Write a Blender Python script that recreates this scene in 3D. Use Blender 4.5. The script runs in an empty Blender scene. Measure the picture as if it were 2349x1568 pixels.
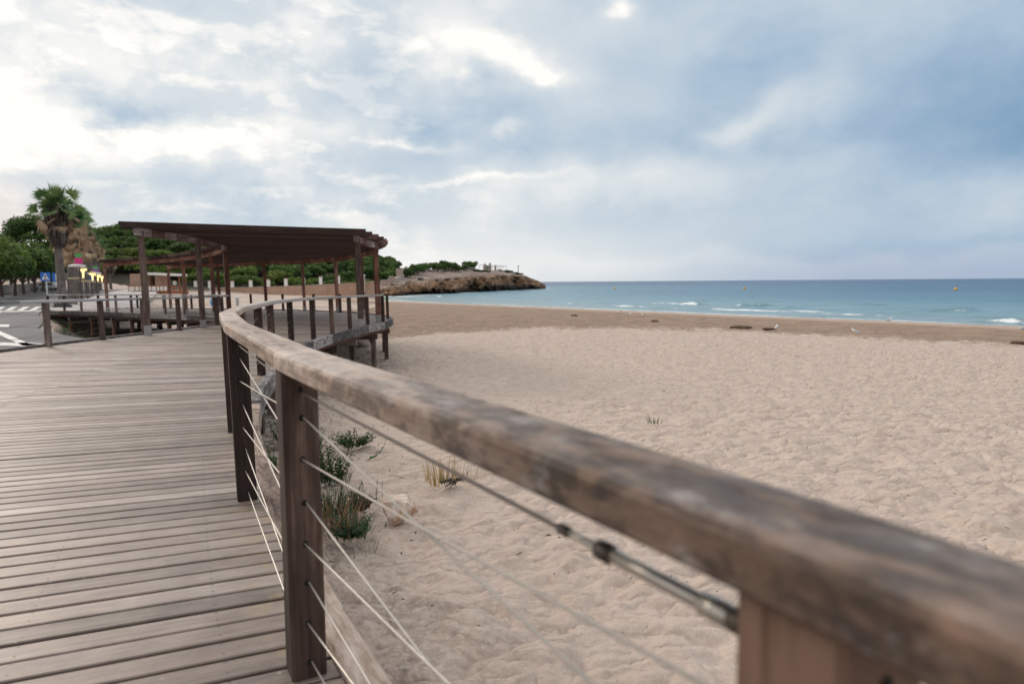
import bpy, math, random
import numpy as np
from mathutils import Vector, Matrix

R = random.Random(7)
NR = np.random.default_rng(11)
sc = bpy.context.scene
COL = sc.collection
rad = math.radians

# ------------------------------------------------------------------ camera
CAMZ = 1.22
PITCH = math.atan(137.5 / 1566.0)
ROLL = 0.0073
FPX = 1566.0                       # focal length in pixels of a 2349 px wide frame
F_ = Vector((0, math.cos(PITCH), -math.sin(PITCH)))
R0 = Vector((1, 0, 0)); U0 = Vector((0, math.sin(PITCH), math.cos(PITCH)))
RR = R0 * math.cos(ROLL) - U0 * math.sin(ROLL)
UU = U0 * math.cos(ROLL) + R0 * math.sin(ROLL)
cam = bpy.data.cameras.new("camera")
cam.sensor_width = 36; cam.lens = 24.0
cam.clip_start = 0.05; cam.clip_end = 60000
cam.dof.use_dof = True; cam.dof.focus_distance = 5.0; cam.dof.aperture_fstop = 2.8
cam_o = bpy.data.objects.new("camera", cam); COL.objects.link(cam_o)
m = Matrix.Identity(4)
for i in range(3):
    m[i][0] = RR[i]; m[i][1] = UU[i]; m[i][2] = -F_[i]
m[2][3] = CAMZ
cam_o.matrix_world = m
sc.camera = cam_o

sc.view_settings.view_transform = 'Standard'
sc.view_settings.look = 'None'
sc.view_settings.gamma = 1.0
sc.view_settings.exposure = 0.0
sc.render.engine = 'CYCLES'
try:
    sc.cycles.use_denoising = True
    sc.cycles.max_bounces = 6
    sc.cycles.transparent_max_bounces = 8
except Exception:
    pass

# ------------------------------------------------------------------ node helper
class NT:
    def __init__(s, tree): s.t = tree; s.n = tree.nodes; s.l = tree.links
    def new(s, typ, **kw):
        n = s.n.new(typ)
        for k, v in kw.items(): setattr(n, k, v)
        return n
    def put(s, sock, v):
        if v is None: return
        if hasattr(v, 'is_output') or isinstance(v, bpy.types.NodeSocket): s.l.new(v, sock)
        else:
            try: sock.default_value = v
            except Exception:
                sock.default_value = (*v, 1.0)
    def math(s, op, a, b=None, c=None, clamp=False):
        n = s.new('ShaderNodeMath', operation=op, use_clamp=clamp)
        s.put(n.inputs[0], a)
        if b is not None: s.put(n.inputs[1], b)
        if c is not None: s.put(n.inputs[2], c)
        return n.outputs[0]
    def add(s, a, b): return s.math('ADD', a, b)
    def mul(s, a, b): return s.math('MULTIPLY', a, b)
    def vmath(s, op, a, b=None):
        n = s.new('ShaderNodeVectorMath', operation=op)
        s.put(n.inputs[0], a)
        if b is not None: s.put(n.inputs[1], b)
        return n.outputs['Value'] if op in ('DOT_PRODUCT', 'LENGTH') else n.outputs[0]
    def map(s, v, a, b, c=0.0, d=1.0, smooth=False):
        n = s.new('ShaderNodeMapRange', clamp=True)
        if smooth: n.interpolation_type = 'SMOOTHSTEP'
        s.put(n.inputs[0], v)
        n.inputs[1].default_value = a; n.inputs[2].default_value = b
        n.inputs[3].default_value = c; n.inputs[4].default_value = d
        return n.outputs[0]
    def noise(s, vec, scale=1, detail=4, rough=.55, dist=0.0, out='Fac', lac=2.0):
        n = s.new('ShaderNodeTexNoise')
        if vec is not None: s.put(n.inputs['Vector'], vec)
        n.inputs['Scale'].default_value = scale; n.inputs['Detail'].default_value = detail
        n.inputs['Roughness'].default_value = rough; n.inputs['Distortion'].default_value = dist
        n.inputs['Lacunarity'].default_value = lac
        return n.outputs[out]
    def voro(s, vec, scale=1, feature='F1', smooth=.3, out='Distance', rnd=1.0):
        n = s.new('ShaderNodeTexVoronoi', feature=feature)
        s.put(n.inputs['Vector'], vec); n.inputs['Scale'].default_value = scale
        if feature == 'SMOOTH_F1': n.inputs['Smoothness'].default_value = smooth
        n.inputs['Randomness'].default_value = rnd
        return n.outputs[out]
    def mapping(s, vec, scale=(1, 1, 1), loc=(0, 0, 0), rot=(0, 0, 0)):
        n = s.new('ShaderNodeMapping'); s.put(n.inputs[0], vec)
        n.inputs['Scale'].default_value = scale; n.inputs['Location'].default_value = loc
        n.inputs['Rotation'].default_value = rot
        return n.outputs[0]
    def ramp(s, fac, stops, interp='LINEAR'):
        n = s.new('ShaderNodeValToRGB'); s.put(n.inputs[0], fac)
        cr = n.color_ramp; cr.interpolation = interp
        while len(cr.elements) < len(stops): cr.elements.new(0.5)
        for e, (p, c) in zip(cr.elements, stops):
            e.position = p; e.color = (*c, 1) if len(c) == 3 else c
        return n.outputs[0]
    def mix(s, fac, a, b, blend='MIX'):
        n = s.new('ShaderNodeMix', data_type='RGBA', blend_type=blend)
        s.put(n.inputs[0], fac); s.put(n.inputs[6], a if not isinstance(a, tuple) else (*a[:3], 1))
        s.put(n.inputs[7], b if not isinstance(b, tuple) else (*b[:3], 1))
        return n.outputs[2]
    def bump(s, h, strength=.3, dist=.02, normal=None):
        n = s.new('ShaderNodeBump'); s.put(n.inputs['Height'], h)
        n.inputs['Strength'].default_value = strength; n.inputs['Distance'].default_value = dist
        if normal is not None: s.put(n.inputs['Normal'], normal)
        return n.outputs[0]

def lin(r, g, b):
    f = lambda c: c / 12.92 if c <= .04045 else ((c + .055) / 1.055) ** 2.4
    return (f(r / 255), f(g / 255), f(b / 255))

# ------------------------------------------------------------------ pixels (2349 x 1568 frame) to directions and points
def ray(px, py):
    return (RR * ((px - 1174.5) / FPX) + UU * ((784 - py) / FPX) + F_).normalized()
def azel(px, py):
    d = ray(px, py)
    return math.degrees(math.atan2(d.x, d.y)), math.degrees(math.asin(d.z))
def gp(px, py, z):
    d = ray(px, py); t = (z - CAMZ) / d.z
    return Vector((d.x * t, d.y * t, z))
def hor(px): return 646.5 + (1174.5 - px) * ROLL
def fx(px, d): return (px - 1174.5) / FPX * d
def fz(px, py, d): return CAMZ + (hor(px) - py) / FPX * d

# ------------------------------------------------------------------ world: sky texture and a broken cloud layer
SUN_AZ, SUN_EL = -48.0, 23.0
world = bpy.data.worlds.new("World"); sc.world = world; world.use_nodes = True
w = NT(world.node_tree)
for n in list(w.n): w.n.remove(n)
wo = w.new('ShaderNodeOutputWorld'); bg = w.new('ShaderNodeBackground')
w.l.new(bg.outputs[0], wo.inputs[0])
sky = w.new('ShaderNodeTexSky', sky_type='NISHITA')
sky.sun_disc = False; sky.sun_elevation = rad(SUN_EL); sky.sun_rotation = rad(SUN_AZ)
sky.air_density = 1.0; sky.dust_density = 2.0
tc = w.new('ShaderNodeTexCoord'); dirv = tc.outputs['Generated']
sep = w.new('ShaderNodeSeparateXYZ'); w.l.new(dirv, sep.inputs[0])
X, Y, Z = sep.outputs
az = w.mul(w.math('ARCTAN2', X, Y), 57.2958)
el = w.mul(w.math('ARCSINE', Z), 57.2958)
zz = w.math('MAXIMUM', w.add(Z, .16), .05)
pl = w.new('ShaderNodeCombineXYZ')
w.l.new(w.math('DIVIDE', X, zz), pl.inputs[0]); w.l.new(w.math('DIVIDE', Y, zz), pl.inputs[1])
P = pl.outputs[0]
ae = w.new('ShaderNodeCombineXYZ'); w.l.new(az, ae.inputs[0]); w.l.new(w.mul(el, 1.25), ae.inputs[1])
AE = ae.outputs[0]
wn = w.noise(AE, scale=.11, detail=6, rough=.6, out='Color')
ws = w.new('ShaderNodeSeparateXYZ'); w.l.new(wn, ws.inputs[0])
az2 = w.add(az, w.mul(w.add(ws.outputs[0], -.5), 8.0))
el2 = w.add(el, w.mul(w.add(ws.outputs[1], -.5), 6.5))
def blob(px, py, sx, sy, amp, rot=0.0):
    a0, e0 = azel(px, py)
    k = 57.2958 / FPX
    sa, se = sx * k, sy * k
    u = w.add(az2, -a0); v = w.add(el2, -e0)
    if rot:
        c, s_ = math.cos(rot), math.sin(rot)
        u, v = w.add(w.mul(u, c), w.mul(v, s_)), w.add(w.mul(v, c), w.mul(u, -s_))
    q = w.add(w.math('POWER', w.mul(u, 1 / sa), 2.0), w.math('POWER', w.mul(v, 1 / se), 2.0))
    return w.mul(w.math('EXPONENT', w.mul(q, -.5)), amp)
B = w.ramp(w.map(az, -60, 60), [(0, (.78,) * 3), (.2, (.77,) * 3), (.36, (.71,) * 3), (.47, (.655,) * 3), (.58, (.52,) * 3), (.70, (.41,) * 3), (.82, (.33,) * 3), (1, (.33,) * 3)])
bs = w.new('ShaderNodeSeparateColor'); w.l.new(B, bs.inputs[0]); B = bs.outputs[0]
BL = [(60, 250, 230, 95, .26), (20, 330, 200, 50, .08), (500, 150, 320, 120, .03), (420, 320, 260, 30, .16), (230, 215, 85, 28, -.28, -.45), (350, 262, 75, 14, -.20, -.1),
      (120, 45, 330, 45, -.14), (430, 120, 260, 40, .10), (620, 60, 200, 60, .10), (500, 470, 420, 70, -.05), (120, 400, 160, 12, -.12),
      (1120, 125, 110, 30, .42, -.25), (1000, 175, 45, 22, .24), (1240, 165, 40, 14, .25), (1420, 5, 28, 16, .4), (760, 300, 70, 24, .22), (930, 345, 80, 9, .26), (1070, 425, 150, 8, .20, .12),
      (1175, 285, 26, 9, .22), (900, 230, 180, 80, -.06), (1050, 330, 200, 45, -.07), (440, 350, 30, 25, .16),
      (1620, 210, 420, 75, -.10), (1500, 330, 200, 35, -.09), (2280, 360, 250, 45, -.20), (2050, 290, 200, 40, -.08), (1750, 25, 260, 40, .10), (2200, 60, 200, 50, .07), (1790, 255, 95, 34, .25, .45), (1690, 300, 70, 16, .17),
      (1420, 425, 300, 42, .20), (2000, 385, 240, 40, .10), (2320, 450, 60, 40, .13), (2120, 555, 330, 16, -.10), (1380, 495, 140, 20, -.07), (1700, 600, 500, 25, .10)]
tot = w.add(B, w.mul(w.map(el, 9, 1.5, 0, 1, True), w.mul(w.map(az, -20, -8, 0, 1, True), w.map(az, 26, 6, .03, .14, True))))
tot = w.add(tot, w.map(az, -30, 0, .02, .07, True))
for b in BL: tot = w.add(tot, blob(*b))
f1 = w.noise(P, scale=1.0, detail=5, rough=.5, dist=.1)
f2 = w.noise(w.mapping(P, loc=(7, 3, 0)), scale=3.4, detail=7, rough=.62, dist=.25)
f3 = w.noise(w.mapping(AE, loc=(31, 17, 0), scale=(.8, 1.25, 1)), scale=.20, detail=7, rough=.60, dist=.2)
soft = w.map(az, -15, 22, 1.0, .50, True)
lowel = w.map(el, 1.5, 9, .25, 1.0, True)
f4 = w.noise(w.mapping(AE, loc=(3, 57, 0)), scale=.075, detail=7, rough=.52)
cr1 = w.map(w.noise(w.mapping(AE, loc=(19, 5, 0)), scale=.10, detail=9, rough=.56), .44, .60, -.10, .09, True)
cr2 = w.map(w.noise(w.mapping(AE, loc=(47, 23, 0), scale=(.7, 1.3, 1)), scale=.24, detail=8, rough=.55), .50, .62, -.04, .13, True)
lft = w.map(az, -12, 4, 1.0, .12, True)
det = w.mul(w.add(w.mul(w.add(cr1, cr2), lft), w.add(w.mul(w.add(f4, -.5), .62), w.mul(w.mul(w.add(f3, -.5), .22), soft))), w.map(el, 1.0, 7, .25, 1.0, True))
tot = w.add(tot, det)
# overcast zenith is brighter than the horizon
tot = w.math('MINIMUM', tot, 1.0)
colr = w.ramp(tot, [(0.0, lin(86, 126, 164)), (.22, lin(126, 161, 192)), (.42, lin(170, 192, 213)), (.60, lin(199, 212, 223)), (.76, lin(219, 226, 231)), (.88, lin(240, 241, 240)), (1.0, (1.03, 1.01, .97))])
# warm light low in the west, under the cloud deck
pink = w.mul(w.map(az, -27, -40, 0, 1, True), w.mul(w.map(el, 1, 3, 0.6, 1, True), w.map(el, 8.5, 4.5, 0, 1, True)))
colr = w.mix(w.mul(pink, .42), colr, lin(246, 219, 206))
lav = w.mul(w.map(az, 5, 30, 0, 1, True), w.map(el, 3.2, .3, 0, 1, True))
colr = w.mix(w.mul(lav, .6), colr, lin(168, 180, 205))
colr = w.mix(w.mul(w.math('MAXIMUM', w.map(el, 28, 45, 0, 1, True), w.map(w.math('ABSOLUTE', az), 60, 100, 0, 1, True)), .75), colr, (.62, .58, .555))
gain = w.add(1.0, w.math('MAXIMUM', w.mul(w.map(el, 27, 50, 0, 1, True), .95), w.mul(w.map(w.math('ABSOLUTE', az), 60, 120, 0, 1, True), .45)))  # unseen sky overhead and behind the camera brightened as added fill
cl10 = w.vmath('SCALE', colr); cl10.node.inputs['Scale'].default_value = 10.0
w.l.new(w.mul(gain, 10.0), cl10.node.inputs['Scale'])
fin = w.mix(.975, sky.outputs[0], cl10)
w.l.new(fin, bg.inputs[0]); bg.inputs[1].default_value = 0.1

sun = bpy.data.lights.new("sun", 'SUN'); sun.energy = 1.65; sun.angle = rad(14); sun.color = (1.0, .86, .73)
sun_o = bpy.data.objects.new("sun", sun); COL.objects.link(sun_o)
sd = Vector((math.sin(rad(SUN_AZ)) * math.cos(rad(SUN_EL)), math.cos(rad(SUN_AZ)) * math.cos(rad(SUN_EL)), math.sin(rad(SUN_EL))))
sun_o.rotation_euler = sd.to_track_quat('Z', 'Y').to_euler()
sun_o.location = sd * 50

# ------------------------------------------------------------------ mesh helpers
class MB:
    def __init__(s): s.v = []; s.f = []; s.mi = []; s.uv = []; s.r = []; s.hasuv = False
    def face(s, idx, mi=0, uv=None, r=.5):
        s.f.append(tuple(idx)); s.mi.append(mi); s.r.append(r)
        if uv is None: uv = [(0, 0)] * len(idx)
        else: s.hasuv = True
        s.uv.append(uv)
    def pts(s, ps):
        n = len(s.v); s.v.extend([tuple(p) for p in ps]); return n
    def obox(s, c, ax, ay, az, mi=0, r=None, uvs=1.0):
        """box centred at c with half-axis vectors"""
        c, ax, ay, az = Vector(c), Vector(ax), Vector(ay), Vector(az)
        if r is None: r = R.random()
        n = s.pts([c + ax * i + ay * j + az * k for k in (-1, 1) for j in (-1, 1) for i in (-1, 1)])
        lx, ly, lz = ax.length, ay.length, az.length
        for q, (du, dv) in (((0, 2, 3, 1), (ly, lx)), ((4, 5, 7, 6), (lx, ly)), ((0, 1, 5, 4), (lx, lz)), ((1, 3, 7, 5), (ly, lz)), ((3, 2, 6, 7), (lx, lz)), ((2, 0, 4, 6), (ly, lz))):
            a = 2 * du * uvs; b = 2 * dv * uvs
            s.face([n + i for i in q], mi, [(0, 0), (a, 0), (a, b), (0, b)], r)
    def box(s, c, sx, sy, sz, rz=0, mi=0, r=None):
        co, si = math.cos(rz), math.sin(rz)
        s.obox(c, (co * sx / 2, si * sx / 2, 0), (-si * sy / 2, co * sy / 2, 0), (0, 0, sz / 2), mi, r)
    def beam(s, a, b, wd, ht, mi=0, r=None):
        a, b = Vector(a), Vector(b); d = b - a
        if d.length < 1e-6: return
        e = d.normalized()
        up = Vector((0, 0, 1)) if abs(e.z) < .95 else Vector((0, 1, 0))
        sd_ = e.cross(up).normalized(); u = sd_.cross(e)
        s.obox((a + b) / 2, d / 2, sd_ * wd / 2, u * ht / 2, mi, r)
    def vprism(s, x, y, z0, z1, wd, dp, rz=0, ch=.006, mi=0, r=None, x1=None, y1=None):
        """upright post with chamfered edges"""
        if r is None: r = R.random()
        if x1 is None: x1, y1 = x, y
        a, b = wd / 2, dp / 2
        pr = [(-a + ch, -b), (a - ch, -b), (a, -b + ch), (a, b - ch), (a - ch, b), (-a + ch, b), (-a, b - ch), (-a, -b + ch)]
        co, si = math.cos(rz), math.sin(rz)
        n = s.pts([(x + px * co - py * si, y + px * si + py * co, z0) for px, py in pr] + [(x1 + px * co - py * si, y1 + px * si + py * co, z1) for px, py in pr])
        k = len(pr); u = 0
        for i in range(k):
            j = (i + 1) % k
            L = math.dist(pr[i], pr[j])
            s.face((n + i, n + j, n + k + j, n + k + i), mi, [(z0, u), (z0, u + L), (z1, u + L), (z1, u)], r); u += L
        s.face([n + i for i in reversed(range(k))], mi, [(p[0], p[1]) for p in reversed(pr)], r)
        s.face([n + k + i for i in range(k)], mi, [(p[0], p[1]) for p in pr], r)
    def tube(s, path, rd, seg=6, mi=0, caps=True, r=.5):
        path = [Vector(p) for p in path]; n0 = len(s.v); N = len(path)
        rads = rd if isinstance(rd, (list, tuple)) else [rd] * N
        prev = None; L = 0
        for i, p in enumerate(path):
            t = (path[min(i + 1, N - 1)] - path[max(i - 1, 0)]).normalized()
            if prev is None:
                a = t.cross(Vector((0, 0, 1)) if abs(t.z) < .9 else Vector((1, 0, 0))).normalized()
            else: a = (prev - t * prev.dot(t)).normalized()
            prev = a; b = t.cross(a)
            s.pts([p + (a * math.cos(q) + b * math.sin(q)) * rads[i] for q in [2 * math.pi * k / seg for k in range(seg)]])
        for i in range(N - 1):
            L2 = L + (path[i + 1] - path[i]).length
            for k in range(seg):
                k2 = (k + 1) % seg
                s.face((n0 + i * seg + k, n0 + i * seg + k2, n0 + (i + 1) * seg + k2, n0 + (i + 1) * seg + k), mi, [(L, k / seg), (L, (k + 1) / seg), (L2, (k + 1) / seg), (L2, k / seg)], r)
            L = L2
        if caps:
            s.face([n0 + k for k in reversed(range(seg))], mi, None, r)
            s.face([n0 + (N - 1) * seg + k for k in range(seg)], mi, None, r)
    def sweep(s, path, prof, mi=0, u0=0.0, r=.5, caps=True):
        """profile (lateral right, up) swept along a path; uv = metres along, metres round"""
        path = [Vector(p) for p in path]; n0 = len(s.v); N = len(path); K = len(prof)
        us = [u0]
        for i, p in enumerate(path):
            t = path[min(i + 1, N - 1)] - path[max(i - 1, 0)]; t.z = 0; t.normalize()
            lat = Vector((t.y, -t.x, 0))
            s.pts([p + lat * a + Vector((0, 0, b)) for a, b in prof])
            if i: us.append(us[-1] + (path[i] - path[i - 1]).length)
        per = [0]
        for k in range(K): per.append(per[-1] + math.dist(prof[k], prof[(k + 1) % K]))
        for i in range(N - 1):
            for k in range(K):
                k2 = (k + 1) % K
                s.face((n0 + i * K + k, n0 + (i + 1) * K + k, n0 + (i + 1) * K + k2, n0 + i * K + k2), mi,
                       [(us[i], per[k]), (us[i + 1], per[k]), (us[i + 1], per[k + 1]), (us[i], per[k + 1])], r)
        if caps:
            s.face([n0 + k for k in range(K)], mi, [p for p in prof], r)
            s.face([n0 + (N - 1) * K + k for k in reversed(range(K))], mi, [p for p in reversed(prof)], r)
        return us[-1]
    def build(s, name, mats, parent=None, smooth=False, loc=None, at=None):
        me = bpy.data.meshes.new(name)
        o0 = Vector((0, 0, 0))
        if parent is not None: o0 = Vector(parent['_o']) if '_o' in parent else Vector((0, 0, 0))
        if at is not None: o0 = Vector(at)
        vs = np.array(s.v, dtype=float).reshape(-1, 3)
        if parent is not None and '_lean' in parent:      # railing and pergola parts sheared sideways with height
            dz_ = np.clip(vs[:, 2] + .009 * np.maximum(vs[:, 1] - 2, 0), 0, None); vs[:, 0] -= parent['_lean'] * dz_ * sstep(2.3, 3.9, vs[:, 1])
        vs = vs - np.array(o0)
        me.from_pydata(vs.tolist(), [], s.f)
        if not isinstance(mats, (list, tuple)): mats = [mats]
        for mm in mats: me.materials.append(mm)
        if len(mats) > 1: me.polygons.foreach_set('material_index', s.mi)
        if s.hasuv:
            ul = me.uv_layers.new(name='UVMap')
            ul.data.foreach_set('uv', [c for f in s.uv for p in f for c in p])
        at_ = me.attributes.new('rnd', 'FLOAT', 'FACE'); at_.data.foreach_set('value', s.r)
        if smooth: me.polygons.foreach_set('use_smooth', [True] * len(s.f))
        me.update()
        o = bpy.data.objects.new(name, me); COL.objects.link(o)
        if parent is not None: o.parent = parent
        if at is not None and parent is None: o.location = at
        if loc is not None: o.location = loc
        return o

def np_mesh(name, verts, faces, mat, parent=None, smooth=True, attrs=None, fattrs=None):
    me = bpy.data.meshes.new(name)
    verts = np.asarray(verts, dtype=np.float32); faces = np.asarray(faces, dtype=np.int32)
    me.vertices.add(len(verts)); me.vertices.foreach_set('co', verts.ravel())
    k = faces.shape[1]
    me.loops.add(faces.size); me.loops.foreach_set('vertex_index', faces.ravel())
    me.polygons.add(len(faces)); me.polygons.foreach_set('loop_start', np.arange(0, faces.size, k, dtype=np.int32))
    if smooth: me.polygons.foreach_set('use_smooth', np.ones(len(faces), dtype=bool))
    for n_, a in (attrs or {}).items():
        at = me.attributes.new(n_, 'FLOAT', 'POINT'); at.data.foreach_set('value', np.asarray(a, dtype=np.float32))
    for n_, a in (fattrs or {}).items():
        at = me.attributes.new(n_, 'FLOAT', 'FACE'); at.data.foreach_set('value', np.asarray(a, dtype=np.float32))
    me.update(calc_edges=True); me.validate()
    me.materials.append(mat)
    o = bpy.data.objects.new(name, me); COL.objects.link(o)
    if parent is not None: o.parent = parent
    return o

def tag(o, label=None, cat=None, group=None, kind=None):
    if label: o['label'] = label
    if cat: o['category'] = cat
    if group: o['group'] = group
    if kind: o['kind'] = kind
    return o
def thing(name, label, cat, loc=(0, 0, 0), rz=0, group=None):
    """an Empty at the thing's base; part meshes given in world coordinates are shifted by it"""
    o = bpy.data.objects.new(name, None); o.empty_display_size = .2; COL.objects.link(o)
    o.location = loc; o.rotation_euler = (0, 0, rz); o['_o'] = tuple(loc)
    return tag(o, label, cat, group)
def dup(root, loc, rz=0, sc_=None, label=None, group=None):
    r = root.copy(); COL.objects.link(r); r.location = loc; r.rotation_euler = (0, 0, rz)
    if sc_ is not None: r.scale = sc_ if isinstance(sc_, (tuple, list)) else (sc_,) * 3
    if label: r['label'] = label
    if group: r['group'] = group
    for ch in list(root.children):
        c = ch.copy(); COL.objects.link(c); c.parent = r
        for g in ch.children:
            d = g.copy(); COL.objects.link(d); d.parent = c
    return r

def catmull(pts, n=8):
    pts = [Vector(p) for p in pts]; out = []
    for i in range(len(pts) - 1):
        p0 = pts[max(i - 1, 0)]; p1 = pts[i]; p2 = pts[i + 1]; p3 = pts[min(i + 2, len(pts) - 1)]
        if i == 0: p0 = p1 * 2 - p2
        if i + 2 >= len(pts): p3 = p2 * 2 - p1
        for k in range(n):
            t = k / n
            out.append(.5 * ((2 * p1) + (p2 - p0) * t + (2 * p0 - 5 * p1 + 4 * p2 - p3) * t * t + (3 * p1 - p0 - 3 * p2 + p3) * t ** 3))
    out.append(pts[-1]); return out
def offset(path, d):
    """shift a plan path sideways to its right by d"""
    out = []
    for i, p in enumerate(path):
        t = path[min(i + 1, len(path) - 1)] - path[max(i - 1, 0)]; t.z = 0; t.normalize()
        out.append(p + Vector((t.y, -t.x, 0)) * d)
    return out
def resample(path, step):
    L = [0]
    for i in range(1, len(path)): L.append(L[-1] + (path[i] - path[i - 1]).length)
    n = max(1, int(round(L[-1] / step))); out = []; j = 0
    for k in range(n + 1):
        s_ = L[-1] * k / n
        while j < len(L) - 2 and L[j + 1] < s_: j += 1
        t = (s_ - L[j]) / max(1e-9, L[j + 1] - L[j]); out.append(path[j].lerp(path[j + 1], t))
    return out

# numpy noise
def vnoise(x, y, seed=0):
    def h(i, j):
        n = (i * 374761393 + j * 668265263 + seed * 982451653) & 0xFFFFFFFF
        n = ((n ^ (n >> 13)) * 1274126177) & 0xFFFFFFFF
        return ((n ^ (n >> 16)) & 0xFFFF) / 65535.0
    xi = np.floor(x).astype(np.int64); yi = np.floor(y).astype(np.int64)
    fx_ = x - xi; fy_ = y - yi
    fx_ = fx_ * fx_ * (3 - 2 * fx_); fy_ = fy_ * fy_ * (3 - 2 * fy_)
    a = h(xi, yi); b = h(xi + 1, yi); c = h(xi, yi + 1); d = h(xi + 1, yi + 1)
    return (a * (1 - fx_) + b * fx_) * (1 - fy_) + (c * (1 - fx_) + d * fx_) * fy_
def fbm(x, y, seed=0, o=4, g=.5):
    s_ = 0; a = 1; t = 0
    for i in range(o):
        s_ = s_ + a * vnoise(x * 2 ** i, y * 2 ** i, seed + i); t += a; a *= g
    return s_ / t
def sstep(a, b, x):
    t = np.clip((x - a) / (b - a), 0, 1); return t * t * (3 - 2 * t)
def polydist(x, y, pl_):
    """signed distance to an open polyline: positive to the left of its direction"""
    best = np.full(x.shape, 1e18); sg = np.ones(x.shape)
    for (ax, ay), (bx, by) in zip(pl_[:-1], pl_[1:]):
        dx, dy = bx - ax, by - ay; L2 = dx * dx + dy * dy
        t = np.clip(((x - ax) * dx + (y - ay) * dy) / L2, 0, 1)
        ex, ey = x - ax - t * dx, y - ay - t * dy
        d = ex * ex + ey * ey; cr = dx * (y - ay) - dy * (x - ax)
        mk = d < best - 1e-9
        best = np.where(mk, d, best); sg = np.where(mk, np.where(cr >= 0, 1.0, -1.0), sg)
    return np.sqrt(best) * sg

# ------------------------------------------------------------------ materials
def new_mat(name):
    m_ = bpy.data.materials.new(name); m_.use_nodes = True
    t = NT(m_.node_tree); b = t.n['Principled BSDF']
    return m_, t, b
def plain(name, c, rough=.7, metal=0, spec=.5, var=.12, scale=6.0, bump=0.0):
    m_, t, b = new_mat(name)
    o = t.new('ShaderNodeTexCoord').outputs['Object']
    n = t.noise(o, scale=scale, detail=4)
    t.l.new(t.mix(n, tuple(x * (1 - var) for x in c), tuple(min(1, x * (1 + var)) for x in c)), b.inputs['Base Color'])
    b.inputs['Roughness'].default_value = rough; b.inputs['Metallic'].default_value = metal
    b.inputs['Specular IOR Level'].default_value = spec
    if bump: t.l.new(t.bump(n, bump, .02), b.inputs['Normal'])
    return m_
def wood(name, stops, rough=.75, coord='UV', along=1.2, across=30.0, blotch=2.2, bump=.35, rndamt=.35, spec=.3, fine=1.0):
    m_, t, b = new_mat(name)
    tcn = t.new('ShaderNodeTexCoord'); c = tcn.outputs['UV'] if coord == 'UV' else tcn.outputs['Object']
    rn = t.new('ShaderNodeAttribute', attribute_name='rnd').outputs['Fac']
    oi = t.new('ShaderNodeObjectInfo').outputs['Random']
    off = t.new('ShaderNodeCombineXYZ'); t.l.new(t.mul(t.add(rn, oi), 37.0), off.inputs[2]); t.l.new(t.mul(rn, 13.0), off.inputs[0])
    c2 = t.vmath('ADD', c, off.outputs[0])
    g = t.noise(t.mapping(c2, scale=(along, across, across if coord != 'UV' else 1)), scale=1, detail=5, rough=.6, dist=.25)
    g2 = t.noise(t.mapping(c2, scale=(along * 3, across * 3.2, across * 3.2 if coord != 'UV' else 1)), scale=1, detail=3, rough=.6)
    bl = t.noise(t.mapping(c2, scale=(blotch, blotch * 2.5, blotch * 2.5 if coord != 'UV' else 1)), scale=1, detail=4, rough=.6)
    v = t.add(t.add(t.mul(g, .55), t.mul(bl, .55)), t.mul(t.add(g2, -.5), .3 * fine))
    v = t.add(v, t.mul(t.add(rn, -.5), rndamt))
    v = t.map(v, .30, .78)
    t.l.new(t.ramp(v, stops), b.inputs['Base Color'])
    b.inputs['Roughness'].default_value = rough; b.inputs['Specular IOR Level'].default_value = spec
    t.l.new(t.bump(t.add(g, t.mul(g2, .6)), bump, .004), b.inputs['Normal'])
    return m_, t, b

M = {}
M['post'] = wood('dark_post_wood', [(0, (.010, .006, .005)), (.40, (.034, .020, .016)), (.75, (.070, .044, .034)), (1, (.145, .098, .076))], along=1.5, across=26)[0]
M['post_tan'] = wood('tan_post_wood', [(0, (.022, .012, .008)), (.40, (.062, .034, .021)), (.75, (.115, .066, .043)), (1, (.19, .12, .085))], along=1.5, across=22)[0]
M['post_grey'] = wood('grey_post_wood', [(0, (.028, .018, .015)), (.45, (.085, .056, .046)), (.8, (.17, .125, .108)), (1, (.29, .235, .215))], along=1.5, across=26)[0]
M['post_red'] = wood('red_post_wood', [(0, (.060, .024, .016)), (.45, (.16, .070, .048)), (.8, (.24, .125, .092)), (1, (.38, .26, .225))], along=1.2, across=22)[0]
M['beam_grey'] = wood('weathered_beam_wood', [(0, (.10, .045, .035)), (.4, (.20, .13, .12)), (.7, (.34, .28, .28)), (1, (.46, .41, .41))], along=1.4, across=14, blotch=3, rndamt=.5)[0]
M['beam_red'] = wood('red_beam_wood', [(0, (.12, .04, .025)), (.5, (.26, .105, .07)), (1, (.38, .20, .15))], along=1.4, across=14, rndamt=.3)[0]
M['slat'] = wood('dark_slat_wood', [(0, (.024, .013, .011)), (.5, (.076, .041, .034)), (1, (.155, .096, .083))], along=.7, across=20, rndamt=.6)[0]
M['rim'] = wood('rusty_rim_wood', [(0, (.035, .015, .010)), (.5, (.11, .05, .034)), (1, (.22, .12, .09))], along=1, across=18)[0]
M['kerb'] = wood('pale_kerb_wood', [(0, (.04, .028, .022)), (.30, (.15, .105, .082)), (.6, (.30, .225, .18)), (1, (.48, .40, .345))], along=4.5, across=24, blotch=7, bump=.7, rndamt=.2)[0]
M['kerb_grey'] = wood('grey_kerb_wood', [(0, (.018, .015, .015)), (.36, (.060, .053, .052)), (.62, (.16, .145, .14)), (1, (.40, .37, .36))], along=3.0, across=22, blotch=4.5, bump=.7, rndamt=.25)[0]
M['hole'] = plain('drill_hole', (.006, .005, .004), .9)
M['joist'] = plain('under_deck_wood', (.05, .035, .028), .9)
M['shoe'] = plain('grey_post_shoe', (.28, .27, .265), .8, scale=12)
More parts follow.
